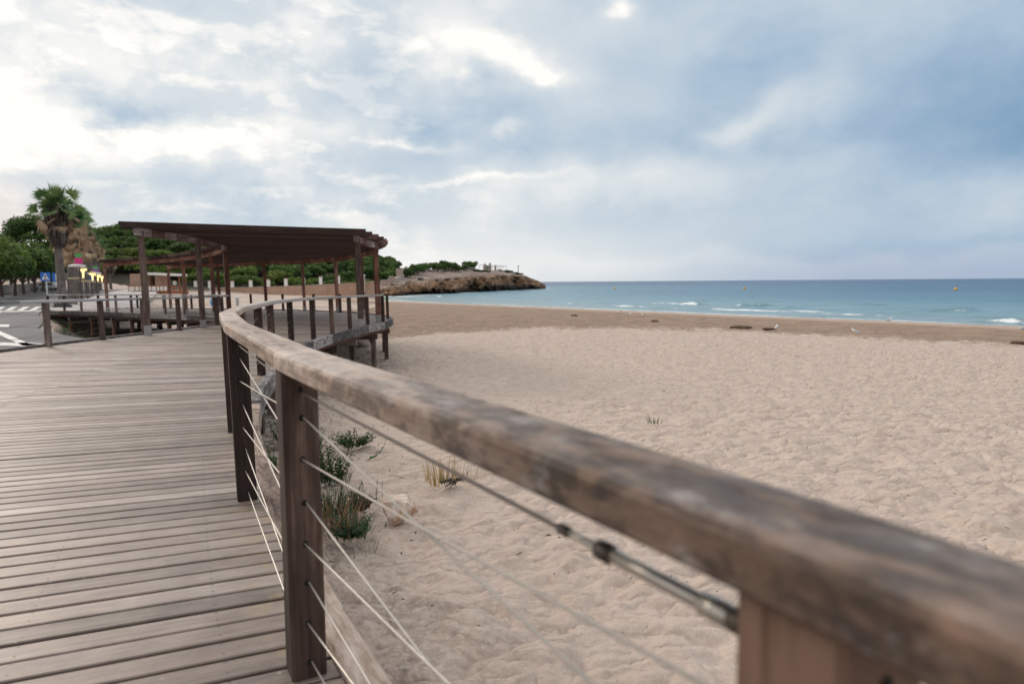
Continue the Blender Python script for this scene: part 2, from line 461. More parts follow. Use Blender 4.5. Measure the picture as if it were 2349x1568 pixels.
M['cable'] = plain('steel_cable', (.46, .43, .39), .45, metal=.6, var=.2, scale=40)
M['cable_dull'] = plain('dull_cable', (.17, .14, .12), .5, metal=.4)
M['steel'] = plain('polished_steel', (.50, .47, .42), .42, metal=1.0)
M['steel_dark'] = plain('dark_steel', (.10, .085, .07), .4, metal=.7)

# handrail: bleached wood, black stains growing toward the old end by the camera
hm, t, b = wood('handrail_wood', [(0, (.13, .085, .062)), (.26, (.31, .225, .168)), (.52, (.48, .375, .30)), (1, (.66, .57, .50))], along=1.6, across=26, blotch=3.2, bump=.8, rndamt=.35)
uvn = t.new('ShaderNodeTexCoord').outputs['UV']; su = t.new('ShaderNodeSeparateXYZ'); t.l.new(uvn, su.inputs[0])
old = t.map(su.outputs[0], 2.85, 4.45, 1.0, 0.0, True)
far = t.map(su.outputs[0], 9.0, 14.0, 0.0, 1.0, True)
st1 = t.noise(t.mapping(uvn, scale=(13, 20, 1)), scale=1, detail=6, rough=.68, dist=.3)
st2 = t.noise(t.mapping(uvn, scale=(4.2, 11, 1), loc=(5, 2, 0)), scale=1, detail=5, rough=.65, dist=.4)
st = t.add(t.mul(st1, .6), t.mul(st2, .55))
base = b.inputs['Base Color'].links[0].from_socket
c1 = t.mix(t.mul(old, .88), base, (.105, .064, .043))
c1 = t.mix(t.mul(t.add(.25, t.mul(old, .75)), t.map(st, .52, .62)), c1, (.040, .026, .020))
c1 = t.mix(t.mul(old, t.map(st, .50, .40)), c1, (.25, .165, .12))
c1 = t.mix(t.mul(old, t.map(st, .64, .72)), c1, (.018, .017, .020))
st3 = t.noise(t.mapping(uvn, scale=(9, 15, 1), loc=(3, 9, 0)), scale=1, detail=6, rough=.68)
c1 = t.mix(t.mul(t.map(st3, .56, .66), .6), c1, (.33, .31, .30))
c1 = t.mix(t.mul(t.map(st, .56, .70), .45), c1, (.12, .10, .092))
crk = t.noise(t.mapping(uvn, scale=(1.1, 95, 1), loc=(1, 4, 0)), scale=1, detail=3, rough=.5, dist=.6)
c1 = t.mix(t.mul(t.map(crk, .66, .72), .75), c1, (.045, .032, .026))
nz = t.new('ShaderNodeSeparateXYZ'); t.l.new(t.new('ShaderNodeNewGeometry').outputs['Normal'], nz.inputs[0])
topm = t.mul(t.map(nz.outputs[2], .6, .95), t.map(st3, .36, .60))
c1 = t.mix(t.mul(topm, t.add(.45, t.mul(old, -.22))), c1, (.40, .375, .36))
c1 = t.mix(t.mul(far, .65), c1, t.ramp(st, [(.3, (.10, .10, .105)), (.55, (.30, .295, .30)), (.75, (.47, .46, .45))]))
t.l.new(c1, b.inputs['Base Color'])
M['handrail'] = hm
M['handrail_grey'] = wood('grey_handrail_wood', [(0, (.13, .13, .135)), (.4, (.30, .30, .31)), (1, (.52, .51, .51))], along=1.4, across=22)[0]

# deck planks
dm, t, b = new_mat('deck_planks')
uv = t.new('ShaderNodeTexCoord').outputs['UV']
rn = t.new('ShaderNodeAttribute', attribute_name='rnd').outputs['Fac']
oc = t.new('ShaderNodeTexCoord').outputs['Object']
of = t.new('ShaderNodeCombineXYZ'); t.l.new(t.mul(rn, 91.0), of.inputs[0]); t.l.new(t.mul(rn, 57.0), of.inputs[2])
uvo = t.vmath('ADD', uv, of.outputs[0])
gr = t.noise(t.mapping(uvo, scale=(1.3, 70, 1)), scale=1, detail=5, rough=.62, dist=.2)
gr2 = t.noise(t.mapping(uvo, scale=(5, 190, 1)), scale=1, detail=2)
sp = t.noise(t.mapping(uvo, scale=(9, 22, 1)), scale=1, detail=5, rough=.65)
bt = t.noise(oc, scale=.9, detail=5, rough=.6)
bt2 = t.noise(oc, scale=4.5, detail=5, rough=.65)
v = t.add(t.mul(gr, .42), t.add(t.mul(sp, .22), t.mul(bt2, .36)))
v = t.add(v, t.add(t.mul(t.add(rn, -.5), .30), t.mul(t.add(gr2, -.5), .26)))
v = t.map(v, .26, .80)
dc = t.ramp(v, [(0, (.060, .043, .033)), (.35, (.170, .129, .106)), (.65, (.278, .226, .197)), (1, (.44, .38, .345))])
dc = t.mix(t.map(bt, .38, .62), t.mix(.85, dc, (.92, .82, .74), 'MULTIPLY'), dc)
su = t.new('ShaderNodeSeparateXYZ'); t.l.new(uv, su.inputs[0])
lich = t.mul(t.map(su.outputs[0], .26, .02, 0, 1), t.map(t.noise(oc, scale=7, detail=5, rough=.7), .52, .60))
dc = t.mix(t.mul(lich, .6), dc, (.30, .21, .07))
fu = t.math('ABSOLUTE', t.add(t.math('FRACT', t.mul(su.outputs[0], 1 / .62)), -.5))
s1 = t.math('ABSOLUTE', t.add(t.math('ABSOLUTE', t.add(su.outputs[1], -.0655)), -.036))
rd_ = t.math('SQRT', t.add(t.math('POWER', t.mul(fu, .62), 2.0), t.math('POWER', s1, 2.0)))
dc = t.mix(t.map(rd_, .0065, .0045), dc, (.035, .028, .024))
wh = t.map(t.noise(oc, scale=26, detail=3, rough=.6), .70, .76)
dc = t.mix(t.mul(wh, .5), dc, (.58, .53, .49))
t.l.new(dc, b.inputs['Base Color'])
b.inputs['Roughness'].default_value = .55; b.inputs['Specular IOR Level'].default_value = 1.0
t.l.new(t.bump(t.add(gr, t.mul(gr2, .7)), .35, .004), b.inputs['Normal'])
M['deck'] = dm

# sand: soft trodden beach, brown litter band, combed strip and wet edge by distance to the waterline
smt, t, b = new_mat('beach_sand')
geo = t.new('ShaderNodeNewGeometry'); pos = geo.outputs['Position']
sh = t.new('ShaderNodeAttribute', attribute_name='shore').outputs['Fac']
lt = t.new('ShaderNodeAttribute', attribute_name='litter').outputs['Fac']
gs = t.new('ShaderNodeAttribute', attribute_name='soil_shade').outputs['Fac']
bw = t.new('ShaderNodeAttribute', attribute_name='band').outputs['Fac']
n1 = t.noise(pos, scale=.35, detail=5, rough=.6); n2 = t.noise(pos, scale=2.2, detail=5, rough=.65)
n3 = t.noise(pos, scale=22, detail=4, rough=.7); grain = t.noise(pos, scale=230, detail=2, rough=.7)
soft = t.mix(t.map(n2, .3, .7), (.475, .384, .318), (.585, .486, .414))
soft = t.mix(t.mul(t.map(grain, .35, .65), .35), soft, (.34, .268, .22))
shn = t.add(sh, t.mul(t.add(n1, -.5), 5.0))
shf = t.add(shn, t.mul(t.add(n2, -.5), 6.0))
bandm = t.map(t.math('SUBTRACT', bw, shf), -.8, .9)
fl = t.map(t.add(t.mul(t.noise(t.mapping(pos, scale=(1.0, 1.0, 1)), scale=.8, detail=6, rough=.7), .6), t.mul(n3, .4)), .42, .62)
brown = t.mix(fl, (.325, .235, .172), (.205, .143, .102))
col = t.mix(t.mul(bandm, .96), soft, brown)
clods = t.mul(t.mul(bandm, t.map(sh, 6.5, 10, 0, 1)), t.map(t.noise(pos, scale=.9, detail=7, rough=.72, dist=.6), .585, .64))
col = t.mix(t.mul(clods, .75), col, (.12, .075, .05))
strip = t.map(shn, 10.5, 8.5)
col = t.mix(strip, col, t.mix(t.map(n2, .3, .7), (.40, .300, .225), (.48, .370, .285)))
# tyre tracks run along the waterline
trk = t.new('ShaderNodeTexWave', wave_type='BANDS', bands_direction='X', wave_profile='SIN')
cx = t.new('ShaderNodeCombineXYZ'); t.l.new(t.add(sh, t.mul(n1, 1.6)), cx.inputs[0]); t.l.new(cx.outputs[0], trk.inputs['Vector']); trk.inputs['Scale'].default_value = .22
trm = t.mul(t.map(trk.outputs['Fac'], .55, .95), t.mul(t.map(sh, 13, 9), t.map(sh, 2, 4)))
col = t.mix(t.mul(trm, .4), col, (.33, .225, .155))
wet = t.map(t.add(sh, t.mul(t.add(n1, -.5), 1.6)), 1.5, .4)
col = t.mix(t.mul(wet, .8), col, (.185, .135, .105))
# plant litter beside the walkway; dark soil with the hollow's shade in its colour
lit = t.mul(lt, t.map(t.add(t.mul(n3, .6), t.mul(n2, .5)), .50, .66))
col = t.mix(t.mul(lit, .9), col, (.075, .058, .045))
spk = t.mul(t.map(t.voro(pos, 2.4), .055, .03), t.map(t.noise(pos, scale=1.1), .5, .62))
col = t.mix(t.mul(spk, t.mul(.8, t.map(sh, 20, 30))), col, (.05, .04, .035))
soil_shade_m = t.mul(gs, t.map(t.add(t.mul(n2, .6), t.mul(n3, .4)), .25, .42))
col = t.mix(soil_shade_m, col, t.mix(n3, (.020, .019, .012), (.048, .043, .026)))
t.l.new(col, b.inputs['Base Color'])
b.inputs['Specular IOR Level'].default_value = .25
t.l.new(t.map(sh, .3, 2.6, .32, .92), b.inputs['Roughness'])
# footprints: overlapping soft bowls with sharp crests
pw2 = t.new('ShaderNodeVectorMath', operation='MULTIPLY_ADD')
t.l.new(t.noise(pos, scale=2.8, detail=3, rough=.55, out='Color'), pw2.inputs[0]); pw2.inputs[1].default_value = (.22, .22, 0); t.l.new(t.mapping(pos, scale=(1, 1, 0)), pw2.inputs[2])
b1 = t.voro(pw2.outputs[0], 3.3, 'F1')
b2 = t.voro(t.mapping(pw2.outputs[0], loc=(4.3, 1.7, 0)), 6.3, 'F1')
big = t.noise(pos, scale=.75, detail=3)
def ridge(v, k, p):
    return t.math('POWER', t.math('MAXIMUM', t.add(1.0, t.mul(t.math('ABSOLUTE', t.add(v, -.5)), -k)), 0.0), p)
q1 = ridge(t.noise(t.mapping(pw2.outputs[0], scale=(.85, 1.15, 1)), scale=1.9, detail=1.2, rough=.4), 3.4, 1.5)
q2 = ridge(t.noise(t.mapping(pw2.outputs[0], scale=(.8, 1.2, 1), loc=(4.3, 1.7, 0)), scale=4.2, detail=1.5, rough=.45), 3.4, 1.4)
q3 = t.noise(pos, scale=11, detail=3, rough=.5)
step_ = t.mul(t.map(b1, .30, .10, 0, 1, True), t.map(t.noise(pos, scale=1.3, detail=2), .45, .6))
hgt = t.add(t.add(t.mul(q1, .090), t.mul(q2, .046)), t.add(t.add(t.mul(big, .09), t.mul(q3, .018)), t.add(t.mul(n3, .010), t.mul(step_, -.045))))
hgt = t.mul(hgt, t.map(sh, 4, 26, .12, 1.0))
hgt = t.add(hgt, t.mul(grain, .0016))
dp = t.new('ShaderNodeDisplacement'); t.l.new(hgt, dp.inputs['Height']); dp.inputs['Midlevel'].default_value = 0.06; dp.inputs['Scale'].default_value = 1.0
t.l.new(dp.outputs[0], t.n['Material Output'].inputs['Displacement'])
smt.displacement_method = 'BOTH'
M['sand'] = smt

# sea
wm, t, b = new_mat('sea_water')
geo = t.new('ShaderNodeNewGeometry'); pos = geo.outputs['Position']
fo = t.new('ShaderNodeAttribute', attribute_name='foam').outputs['Fac']
so = t.new('ShaderNodeAttribute', attribute_name='offshore').outputs['Fac']
sn = t.add(so, t.mul(t.add(t.noise(t.mapping(pos, scale=(.012, .022, 1)), scale=1, detail=5, rough=.6), -.5), 60.0))
wc = t.ramp(t.map(sn, 0, 420), [(0, (.24, .32, .34)), (.05, (.15, .285, .34)), (.16, (.055, .180, .262)), (.40, (.014, .098, .195)), (1, (.004, .060, .150))])
fn = t.noise(t.mapping(pos, scale=(1, 1, 0)), scale=1.3, detail=7, rough=.72)
fm = t.map(t.add(fo, t.mul(t.add(fn, -.5), 1.3)), .46, .72)
t.l.new(t.mix(fm, wc, (.80, .84, .85)), b.inputs['Base Color'])
b.inputs['IOR'].default_value = 1.22
t.l.new(t.add(.24, t.mul(fm, .6)), b.inputs['Roughness'])
r1 = t.noise(t.mapping(pos, scale=(.55, .9, 1), rot=(0, 0, -.6)), scale=1, detail=6, rough=.62, dist=.5)
r2 = t.noise(t.mapping(pos, scale=(.09, .20, 1), rot=(0, 0, -.55)), scale=1, detail=4, rough=.55)
t.l.new(t.bump(t.add(t.mul(r1, .40), t.mul(r2, 2.2)), 1.0, 1.0), b.inputs['Normal'])
M['sea'] = wm

# ------------------------------------------------------------------ terrain
SEA_Z = -2.1
SHORE = [(75, -20), (56, 14), (46, 30), (35, 46.8), (29.9, 54), (20.3, 66), (4.9, 88), (-7.1, 104), (-24, 129), (-31, 152), (-34, 170), (-38, 200), (-30, 420)]
ROADE = [(-10.6, -60), (-10.6, 14), (-11.2, 18), (-13.2, 21.6), (-16, 24.4), (-18.6, 27.4), (-22.2, 33), (-27.5, 40), (-29.5, 43), (-28, 48), (-33, 62), (-43, 82), (-58, 112), (-70, 134), (-78, 150), (-92, 162), (-118, 170), (-400, 190)]
HILLX = [(-400, 5), (0, 5.5), (60, 10), (120, 11.5), (200, 14.5), (260, 17.0), (310, 17.2), (420, 16), (560, 15), (700, 13.5), (800, 11.0), (880, 8.4), (940, 4.2), (990, 2.4), (1060, 1.0), (1200, 0)]
def ground(x, y):
    x = np.asarray(x, float); y = np.asarray(y, float)
    s_ = polydist(x, y, SHORE)
    r_ = np.hypot(x, y)
    z = np.where(s_ > 0, SEA_Z + .47 * sstep(0, 12, s_), SEA_Z + .06 * s_)
    z = np.maximum(z, -7)
    z = z + .92 * (1 - sstep(6, 24, r_)) * sstep(8, 25, s_)
    z = z + 1.0 * sstep(14, 50, s_) * sstep(45, 95, y)
    dr = polydist(x, y, ROADE)
    rz = -.5 + .8 * sstep(60, 170, y)
    k = sstep(-1.9, .2, dr)
    z = z * (1 - k) + rz * k
    # wooded hillside
    px = 1174.5 + FPX * x / np.maximum(y, 1)
    hx = np.interp(px, [a for a, _ in HILLX], [b_ for _, b_ in HILLX])
    hh = hx * sstep(168, 285, r_) * (y > 20) * sstep(-10, 40, s_ + (r_ > 210) * 60)
    z = z + hh
    return z
def gz(x, y): return float(ground(np.array([x]), np.array([y]))[0])

def polar(azs, rs):
    A, Rr = np.meshgrid(azs, rs)
    x = np.sin(A) * Rr; y = np.cos(A) * Rr
    na, nr = len(azs), len(rs)
    i = np.arange(nr - 1)[:, None] * na + np.arange(na - 1)[None, :]
    f = np.stack([i, i + 1, i + na + 1, i + na], -1).reshape(-1, 4)
    return x.ravel(), y.ravel(), f
azs = np.radians(np.concatenate([np.linspace(-180, -46, 80)[:-1], np.linspace(-46, 44, 560), np.linspace(44, 180, 80)[1:]]))
rs = np.concatenate([[.05], np.geomspace(.8, 9, 190), np.geomspace(9, 60, 200)[1:], np.geomspace(60, 420, 110)[1:]])
gx, gy, gf = polar(azs, rs)
gzv = ground(gx, gy)
shv = polydist(gx, gy, SHORE)
def gauss(x, y, cx_, cy_, sx, sy): return np.exp(-.5 * (((x - cx_) / sx) ** 2 + ((y - cy_) / sy) ** 2))
# band of seaweed litter is wider toward the headland
band = np.interp(gx, [-7, -4.5, 2.5, 12.3, 22], [40, 36, 27.7, 22.4, 20.4])
band = band * (1 - .62 * sstep(55, 85, gy) * sstep(-6, -20, gx))
RAILPTS = [(.262, .55), (-.66, 2.07), (-1.51, 3.88), (-2.33, 5.8), (-3.05, 7.7), (-3.55, 9.6), (-4.05, 11.5), (-4.5, 13.9), (-4.72, 16.2), (-4.77, 18.1), (-4.77, 20.1), (-4.69, 22.2), (-4.6, 24.4)]
litv = np.clip(1.0 * np.exp(-np.abs(polydist(gx, gy, RAILPTS)) / .95) * (gy > 2.5) * (gy < 26), 0, 1)
drv = polydist(gx, gy, ROADE)
gras = np.clip(sstep(.2, -.6, drv) * sstep(-9, -4, drv) * (gy > 18) * (gy < 46), 0, 1)  # hollow beside the road: soil darkened for the shade beneath the deck
pxv = 1174.5 + FPX * gx / np.maximum(gy, 1)
wood_ = sstep(172, 186, np.hypot(gx, gy)) * (gy > 20) * (shv > 2) * (drv < -2) + ((gx < -70) & (gy > 60) & (drv > 14))
gras = np.clip(gras + wood_, 0, 1)
np_mesh('sand_beach', np.stack([gx, gy, gzv], -1), gf[:, ::-1], M['sand'], attrs={'shore': shv, 'litter': litv, 'soil_shade': gras, 'band': band})['kind'] = 'structure'

# ------------------------------------------------------------------ sea with small breakers
azs = np.radians(np.concatenate([np.linspace(-60, -14, 60)[:-1], np.linspace(-14, 41, 620), np.linspace(41, 120, 60)[1:]]))
rs = np.concatenate([np.geomspace(30, 400, 420), np.geomspace(400, 30000, 40)[1:]])
wx, wy, wf = polar(azs, rs)
ws_ = -polydist(wx, wy, SHORE)
wr = np.hypot(wx, wy)
near = 1 - sstep(150, 380, wr)
wz = SEA_Z + near * (.10 * (fbm(wx * .16 + wy * .05, wy * .30, 3, 4) - .5) + .05 * (fbm(wx * .7, wy * .9, 9, 3) - .5))
foam = np.zeros_like(wx)
sd_n = ws_ + 1.3 * (fbm(wx * .12, wy * .12, 21, 4) - .5)
foam += .84 * np.exp(-.5 * ((sd_n - .7) / .6) ** 2) + .50 * np.exp(-.5 * ((sd_n - 3.4) / 1.1) ** 2) * (fbm(wx * .06, wy * .06, 5, 3) > .46)
along = (wx * -.584 + wy * .812)
for (px, py, ln, ht, fmk) in [(1375, 694, 55, .22, .45), (1510, 697, 60, .25, .75), (1560, 698, 70, .26, .6), (1590, 699, 45, .42, .75), (1700, 703, 42, .50, .5), (1742, 703, 26, .50, .5),
                              (1770, 714, 170, .12, .85), (1880, 716, 150, .12, .8), (2180, 714, 90, .40, .7), (2205, 712, 55, .45, .55), (2300, 738, 70, .26, .6), (2335, 741, 60, .26, .55), (1430, 702, 90, .10, .6),
                              (1560, 708, 120, .1, .55), (1250, 690, 60, .12, .6), (1120, 682, 40, .12, .6), (1320, 696, 90, .14, .7), (1480, 704, 120, .12, .7), (1660, 710, 130, .12, .75), (1960, 722, 190, .12, .7), (2080, 719, 120, .22, .4), (2250, 727, 120, .16, .6), (1010, 680, 60, .1, .6), (1180, 688, 90, .1, .65), (1820, 706, 60, .28, .3), (1620, 690, 50, .2, .3), (2000, 700, 70, .26, .25)]:
    p = gp(px, py, SEA_Z); d = math.hypot(p.x, p.y); L = ln / FPX * d * .5
    s0 = float(-polydist(np.array([p.x]), np.array([p.y]), SHORE)[0]); a0 = p.x * -.584 + p.y * .812
    wob = 1.6 * (fbm(along * .11, along * 0 + px, 31, 3) - .5)
    e = np.exp(-.5 * ((along - a0) / (L * .8)) ** 2)
    q = ws_ - s0 + wob
    wz = wz + ht * .8 * e * np.where(q < 0, np.exp(-.5 * (q / .5) ** 2), np.exp(-.5 * (q / 1.3) ** 2))
    foam += fmk * 1.05 * e * np.exp(-.5 * ((q + .6) / .45) ** 2) * (.35 + 1.1 * fbm(wx * .5, wy * .5, 17, 3))
wd_, wsz = wx, wy
for (px, py, rr) in [(905, 680, 9), (960, 676, 8), (1060, 672, 7), (1150, 667.5, 7), (1215, 664.5, 6), (1250, 663, 5)]:
    p = gp(px, py, SEA_Z); foam += .8 * gauss(wx, wy, p.x, p.y, rr * .9, rr * .6)
keep = ws_ > -14
fk = keep[wf].all(1)
used = np.unique(wf[fk]); remap = -np.ones(len(wx), int); remap[used] = np.arange(len(used))
np_mesh('sea', np.stack([wx, wy, wz], -1)[used], remap[wf[fk]][:, ::-1], M['sea'], attrs={'foam': foam[used], 'offshore': ws_[used]})['kind'] = 'structure'

# ------------------------------------------------------------------ boardwalk
def zd(y): return -.009 * max(y - 2.0, 0.0)
def V2(p): return Vector((p[0], p[1], zd(p[1])))
PAIRS = [((3.4, -4.3), (-4.0, -9.5)), ((1.55, -1.95), (-5.6, -6.4)), ((.262, .55), (-7.0, -3.2)), ((-.66, 2.07), (-7.9, -1.0)), ((-1.54, 3.86), (-8.6, 1.2)), ((-2.38, 5.76), (-9.1, 3.6)),
         ((-3.08, 7.8), (-9.5, 6.0)), ((-3.55, 9.6), (-9.75, 8.3)), ((-4.05, 11.5), (-9.95, 10.6)), ((-4.5, 13.9), (-10.1, 13.4)), ((-4.72, 16.2), (-10.15, 16.0)),
         ((-4.77, 18.1), (-10.1, 18.2)), ((-4.77, 20.1), (-10.05, 20.4)), ((-4.69, 22.2), (-10.1, 22.4)), ((-4.6, 24.4), (-10.2, 23.8)), ((-4.95, 27.3), (-10.5, 25.3)),
         ((-5.8, 30.2), (-11.2, 27.2)), ((-7.4, 33.4), (-12.2, 28.9)), ((-10.0, 36.9), (-14, 31)), ((-12.9, 39.4), (-16.2, 32.9)), ((-16, 41.5), (-18.6, 34.8)), ((-20, 44), (-22, 37.6)), ((-26, 47.5), (-28.2, 41.6))]
OUT = catmull([V2(p) for p, _ in PAIRS], 10); INN = catmull([V2(q) for _, q in PAIRS], 10)
# fine matched stations
OUTo = offset(OUT, .085); INNo = offset(INN, -.085)
Lo = [0]
for i in range(1, len(OUTo)): Lo.append(Lo[-1] + ((OUTo[i] - OUTo[i - 1]).length + (INNo[i] - INNo[i - 1]).length) * .5)
def station(s_):
    s_ = min(max(s_, 0), Lo[-1]); i = int(np.searchsorted(Lo, s_)) - 1; i = min(max(i, 0), len(Lo) - 2)
    t_ = (s_ - Lo[i]) / (Lo[i + 1] - Lo[i])
    return OUTo[i].lerp(OUTo[i + 1], t_), INNo[i].lerp(INNo[i + 1], t_)

walk = thing('boardwalk', 'raised boardwalk of weathered grey planks curving over the sand past the pergola', 'boardwalk', (0, 0, 0))
pk = MB(); PW = .142; GAP = .021; TH = .045
def plank(a0, a1, b0, b1, r, u0, u1):
    """a: near edge from outer (0) to inner (1); b: far edge; thickness downwards, eased top edges"""
    dz = R.uniform(-.002, .002); c = .004
    d = (b0 - a0).normalized() * c
    top = [a0 + d, a1 + d, b1 - d, b0 - d]
    mid = [a0, a1, b1, b0]
    n = pk.pts([p + Vector((0, 0, dz)) for p in top] + [p + Vector((0, 0, dz - c)) for p in mid] + [p + Vector((0, 0, -TH)) for p in mid])
    w_ = (b0 - a0).length
    pk.face((n, n + 3, n + 2, n + 1), 0, [(u0, 0), (u0, w_), (u1, w_), (u1, 0)], r)
    for i in range(4):
        j = (i + 1) % 4
        for o in (0, 4):
            pk.face((n + o + i, n + o + j, n + o + 4 + j, n + o + 4 + i), 0, [(u0, 0), (u1, 0), (u1, .01), (u0, .01)], r)
N = int(Lo[-1] / PW)
for k in range(N):
    s0 = k * PW; s1 = s0 + PW - GAP
    o0, i0 = station(s0); o1, i1 = station(s1)
    W_ = (i0 - o0).length
    fj = min(.95, (2.55 + .10 * math.sin(k * 1.7)) / W_)
    cuts = [0, fj, 1.0] if o0.y < 24 else [0, .5, 1.0]
    for c in range(2):
        f0 = cuts[c] + (.0025 / W_ if c else 0); f1 = cuts[c + 1] - (.0025 / W_ if c == 0 else 0)
        plank(o0.lerp(i0, f0), o0.lerp(i0, f1), o1.lerp(i1, f0), o1.lerp(i1, f1), R.random(), W_ * f0 + 0.0, W_ * f1)
planking = pk.build('planking', M['deck'], walk)
# kerb boards outside the posts
KP = [(-.0, -.17), (.115, -.17), (.115, .045), (.105, .055), (.010, .055), (0, .045)]
def kerb(path, prof, seglen, mat):
    pts = resample(path, .35); mbs = MB(); n = max(1, int(seglen / .35)); i = 0
    while i < len(pts) - 1:
        seg = pts[i:i + n + 1]
        if len(seg) > 1:
            seg = [p.copy() for p in seg]; seg[-1] = seg[-1].lerp(seg[-2], .012); mbs.sweep(seg, prof, 0, R.random() * 50, R.random())
        i += n
    return mbs.build('kerb', mat, walk)
iS = 2
fo_ = [p for p in offset(OUT, .088)]
cut = next(i for i, p in enumerate(fo_) if p.y > 7.0)
kerb(fo_[:cut + 1], [(a, b_ - .03) for a, b_ in KP], 2.1, M['kerb'])
kerb(fo_[cut:], KP, 2.1, M['kerb_grey'])
fi_ = offset(INN, -.088)
kerb(fi_, [(-a, b_) for a, b_ in reversed(KP)], 2.6, M['kerb_grey'])
# rim joists, cross beams and support posts
for path, sg in ((offset(OUT, -.02), 1), (offset(INN, .02), -1)):
    q = resample(path, .5); mbj = MB()
    mbj.sweep(q, [(-.03, -.30), (.03, -.30), (.03, -TH - .002), (-.03, -TH - .002)], 0, 0, .5)
    mbj.build('rim_joist', M['rim'], walk)
mbj = MB()
for f in (.2, .4, .6, .8):
    q = resample([OUT[i].lerp(INN[i], f) for i in range(len(OUT))], .8)
    mbj.sweep(q, [(-.04, -.25), (.04, -.25), (.04, -TH - .003), (-.04, -TH - .003)], 0, 0, .5)
mbj.build('joist', M['joist'], walk)
ns = int(Lo[-1] / 2.35)
for k in range(ns + 1):
    s_ = min(k * 2.35 + .9, Lo[-1] - .2)
    o0, i0 = station(s_); e = (i0 - o0).normalized(); W_ = (i0 - o0).length; rz = math.atan2(e.y, e.x)
    if o0.y < -2: continue
    mbc = MB(); zc = -.40
    mbc.beam(o0 + e * .02 + Vector((0, 0, zc)), i0 - e * .02 + Vector((0, 0, zc)), .09, .19)
    for ee, pp in ((e, o0), (-e, i0)):
        for dz_ in (-.04, .04):
            c_ = pp + ee * .16 + Vector((0, 0, zc + dz_))
            nrm = Vector((-e.y, e.x, 0))
            for sgn in (-1, 1): mbc.obox(c_ + nrm * sgn * .0475, e * .011, nrm * .004, Vector((0, 0, .011)), 1)
    mbc.build('cross_beam', [M['post_grey'], M['steel_dark']], walk)
    for f, mt in ((.16 / W_, 'post_grey'), (.5, 'post'), (1 - .16 / W_, 'rim')):
        p = o0.lerp(i0, f); g_ = gz(p.x, p.y) - .25
        if p.z - .5 - g_ < .12: continue
        mbp = MB(); mbp.vprism(p.x, p.y, g_, p.z - .496, .145, .145, rz, .006)
        mbp.build('support_post', M[mt], walk)

# ------------------------------------------------------------------ railings
HOLES = [.04, .165, .294, .417, .545, .68, .807]
RT, RTH = 1.018, .060
RPROF = [(-.056, -RTH), (.056, -RTH), (.065, -RTH + .008), (.066, -.012), (.062, -.004), (.052, 0), (0, .0015), (-.052, 0), (-.062, -.004), (-.066, -.012), (-.065, -RTH + .008)]
def rail_post(parent, p, tang, mat, top=RT - RTH - .001, w_=.095, holes=True, z0=0.0):
    rz = math.atan2(tang.y, tang.x); b_ = MB()
    b_.vprism(p.x, p.y, p.z + z0, p.z + top, w_, w_, rz, .007)
    if holes:
        for h_ in HOLES + [.893]:
            for sg in (-1, 1):
                c_ = p + Vector((0, 0, h_ + .012)) + tang * (sg * (w_ / 2 + .0012))
                sd_ = Vector((-tang.y, tang.x, 0)); n = b_.pts([c_ + (sd_ * math.cos(q) + Vector((0, 0, 1)) * math.sin(q) * 1.25) * .0085 for q in [k * math.pi / 4 for k in range(8)]])
                b_.face([n + i for i in range(8)] if sg > 0 else [n + 7 - i for i in range(8)], 1)
    return b_.build('post', [mat, M['hole']], parent)
def cable_bay(b_, p, q, rd=.003, seg=6, cross=True, tang=None):
    out = []
    t_ = (q - p).normalized() * .053
    a, c = p + t_, q - t_
    H = HOLES
    prs = [(6, 5), (5, 6), (4, 3), (3, 4), (2, 1), (1, 2), (0, 0)] if cross else [(i, i) for i in range(7)]
    for i, j in prs:
        side = Vector((-t_.y, t_.x, 0)).normalized() * (.004 if i > j else -.004)
        m_ = (a + c) / 2 + Vector((0, 0, (H[i] + H[j]) / 2 + .012 - .004)) + side
        out.append([a + Vector((0, 0, H[i] + .012)) + side, m_, c + Vector((0, 0, H[j] + .012)) + side])
    for pth in out: b_.tube(pth, rd, seg)
    return out
def railing(label, posts, name='railing', hand=True, handmat='handrail_grey', postmat='post', near_ix=(), extra=None, seglen=2.4, dull=True, group=None, first_u=0.0, holes=True, top=None):
    o = thing(name, label, 'railing', posts[len(posts) // 2].to_tuple(), 0, group); o['_lean'] = .021
    tg = []
    for i, p in enumerate(posts):
        t_ = posts[min(i + 1, len(posts) - 1)] - posts[max(i - 1, 0)]; t_.z = 0; tg.append(t_.normalized())
    for i, p in enumerate(posts):
        rail_post(o, p, tg[i], M[postmat if not callable(postmat) else postmat(i)], top if top else RT - RTH - .001, .106, holes and True)
    if hand:
        path = []
        for i, p in enumerate(posts):
            P0 = p + Vector((0, 0, RT))
            if 0 < i < len(posts) - 1:
                a_, c_ = (posts[i - 1] - p), (posts[i + 1] - p); r_ = .16
                path += [P0 + a_.normalized() * r_, P0 + (a_.normalized() + c_.normalized()) * r_ * .25, P0 + c_.normalized() * r_]
            else: path.append(P0)
        b_ = MB(); q = resample(path, .11); n = int(seglen / .11); i = 0; u = first_u
        while i < len(q) - 1:
            sg = [p.copy() for p in q[i:i + n + 1]]
            if len(sg) > 1:
                sg[-1] = sg[-1].lerp(sg[-2], .02)
                u = b_.sweep(sg, RPROF, 0, u, R.random())
            i += n
        b_.build('handrail', M[handmat], o)
    rest = MB(); rn_ = 0
    for i in range(len(posts) - 1):
        if i in near_ix:
            tmp = MB(); paths = cable_bay(tmp, posts[i], posts[i + 1])
            for pth in paths:
                b_ = MB(); b_.tube(pth, .0028, 8); b_.build('cable', M['cable'], o)
        else:
            cable_bay(rest, posts[i], posts[i + 1], .003, 4); rn_ += 1
    if rn_:
        rest.build('cable_lattice', M['cable_dull'], o)['kind'] = 'stuff'
    return o
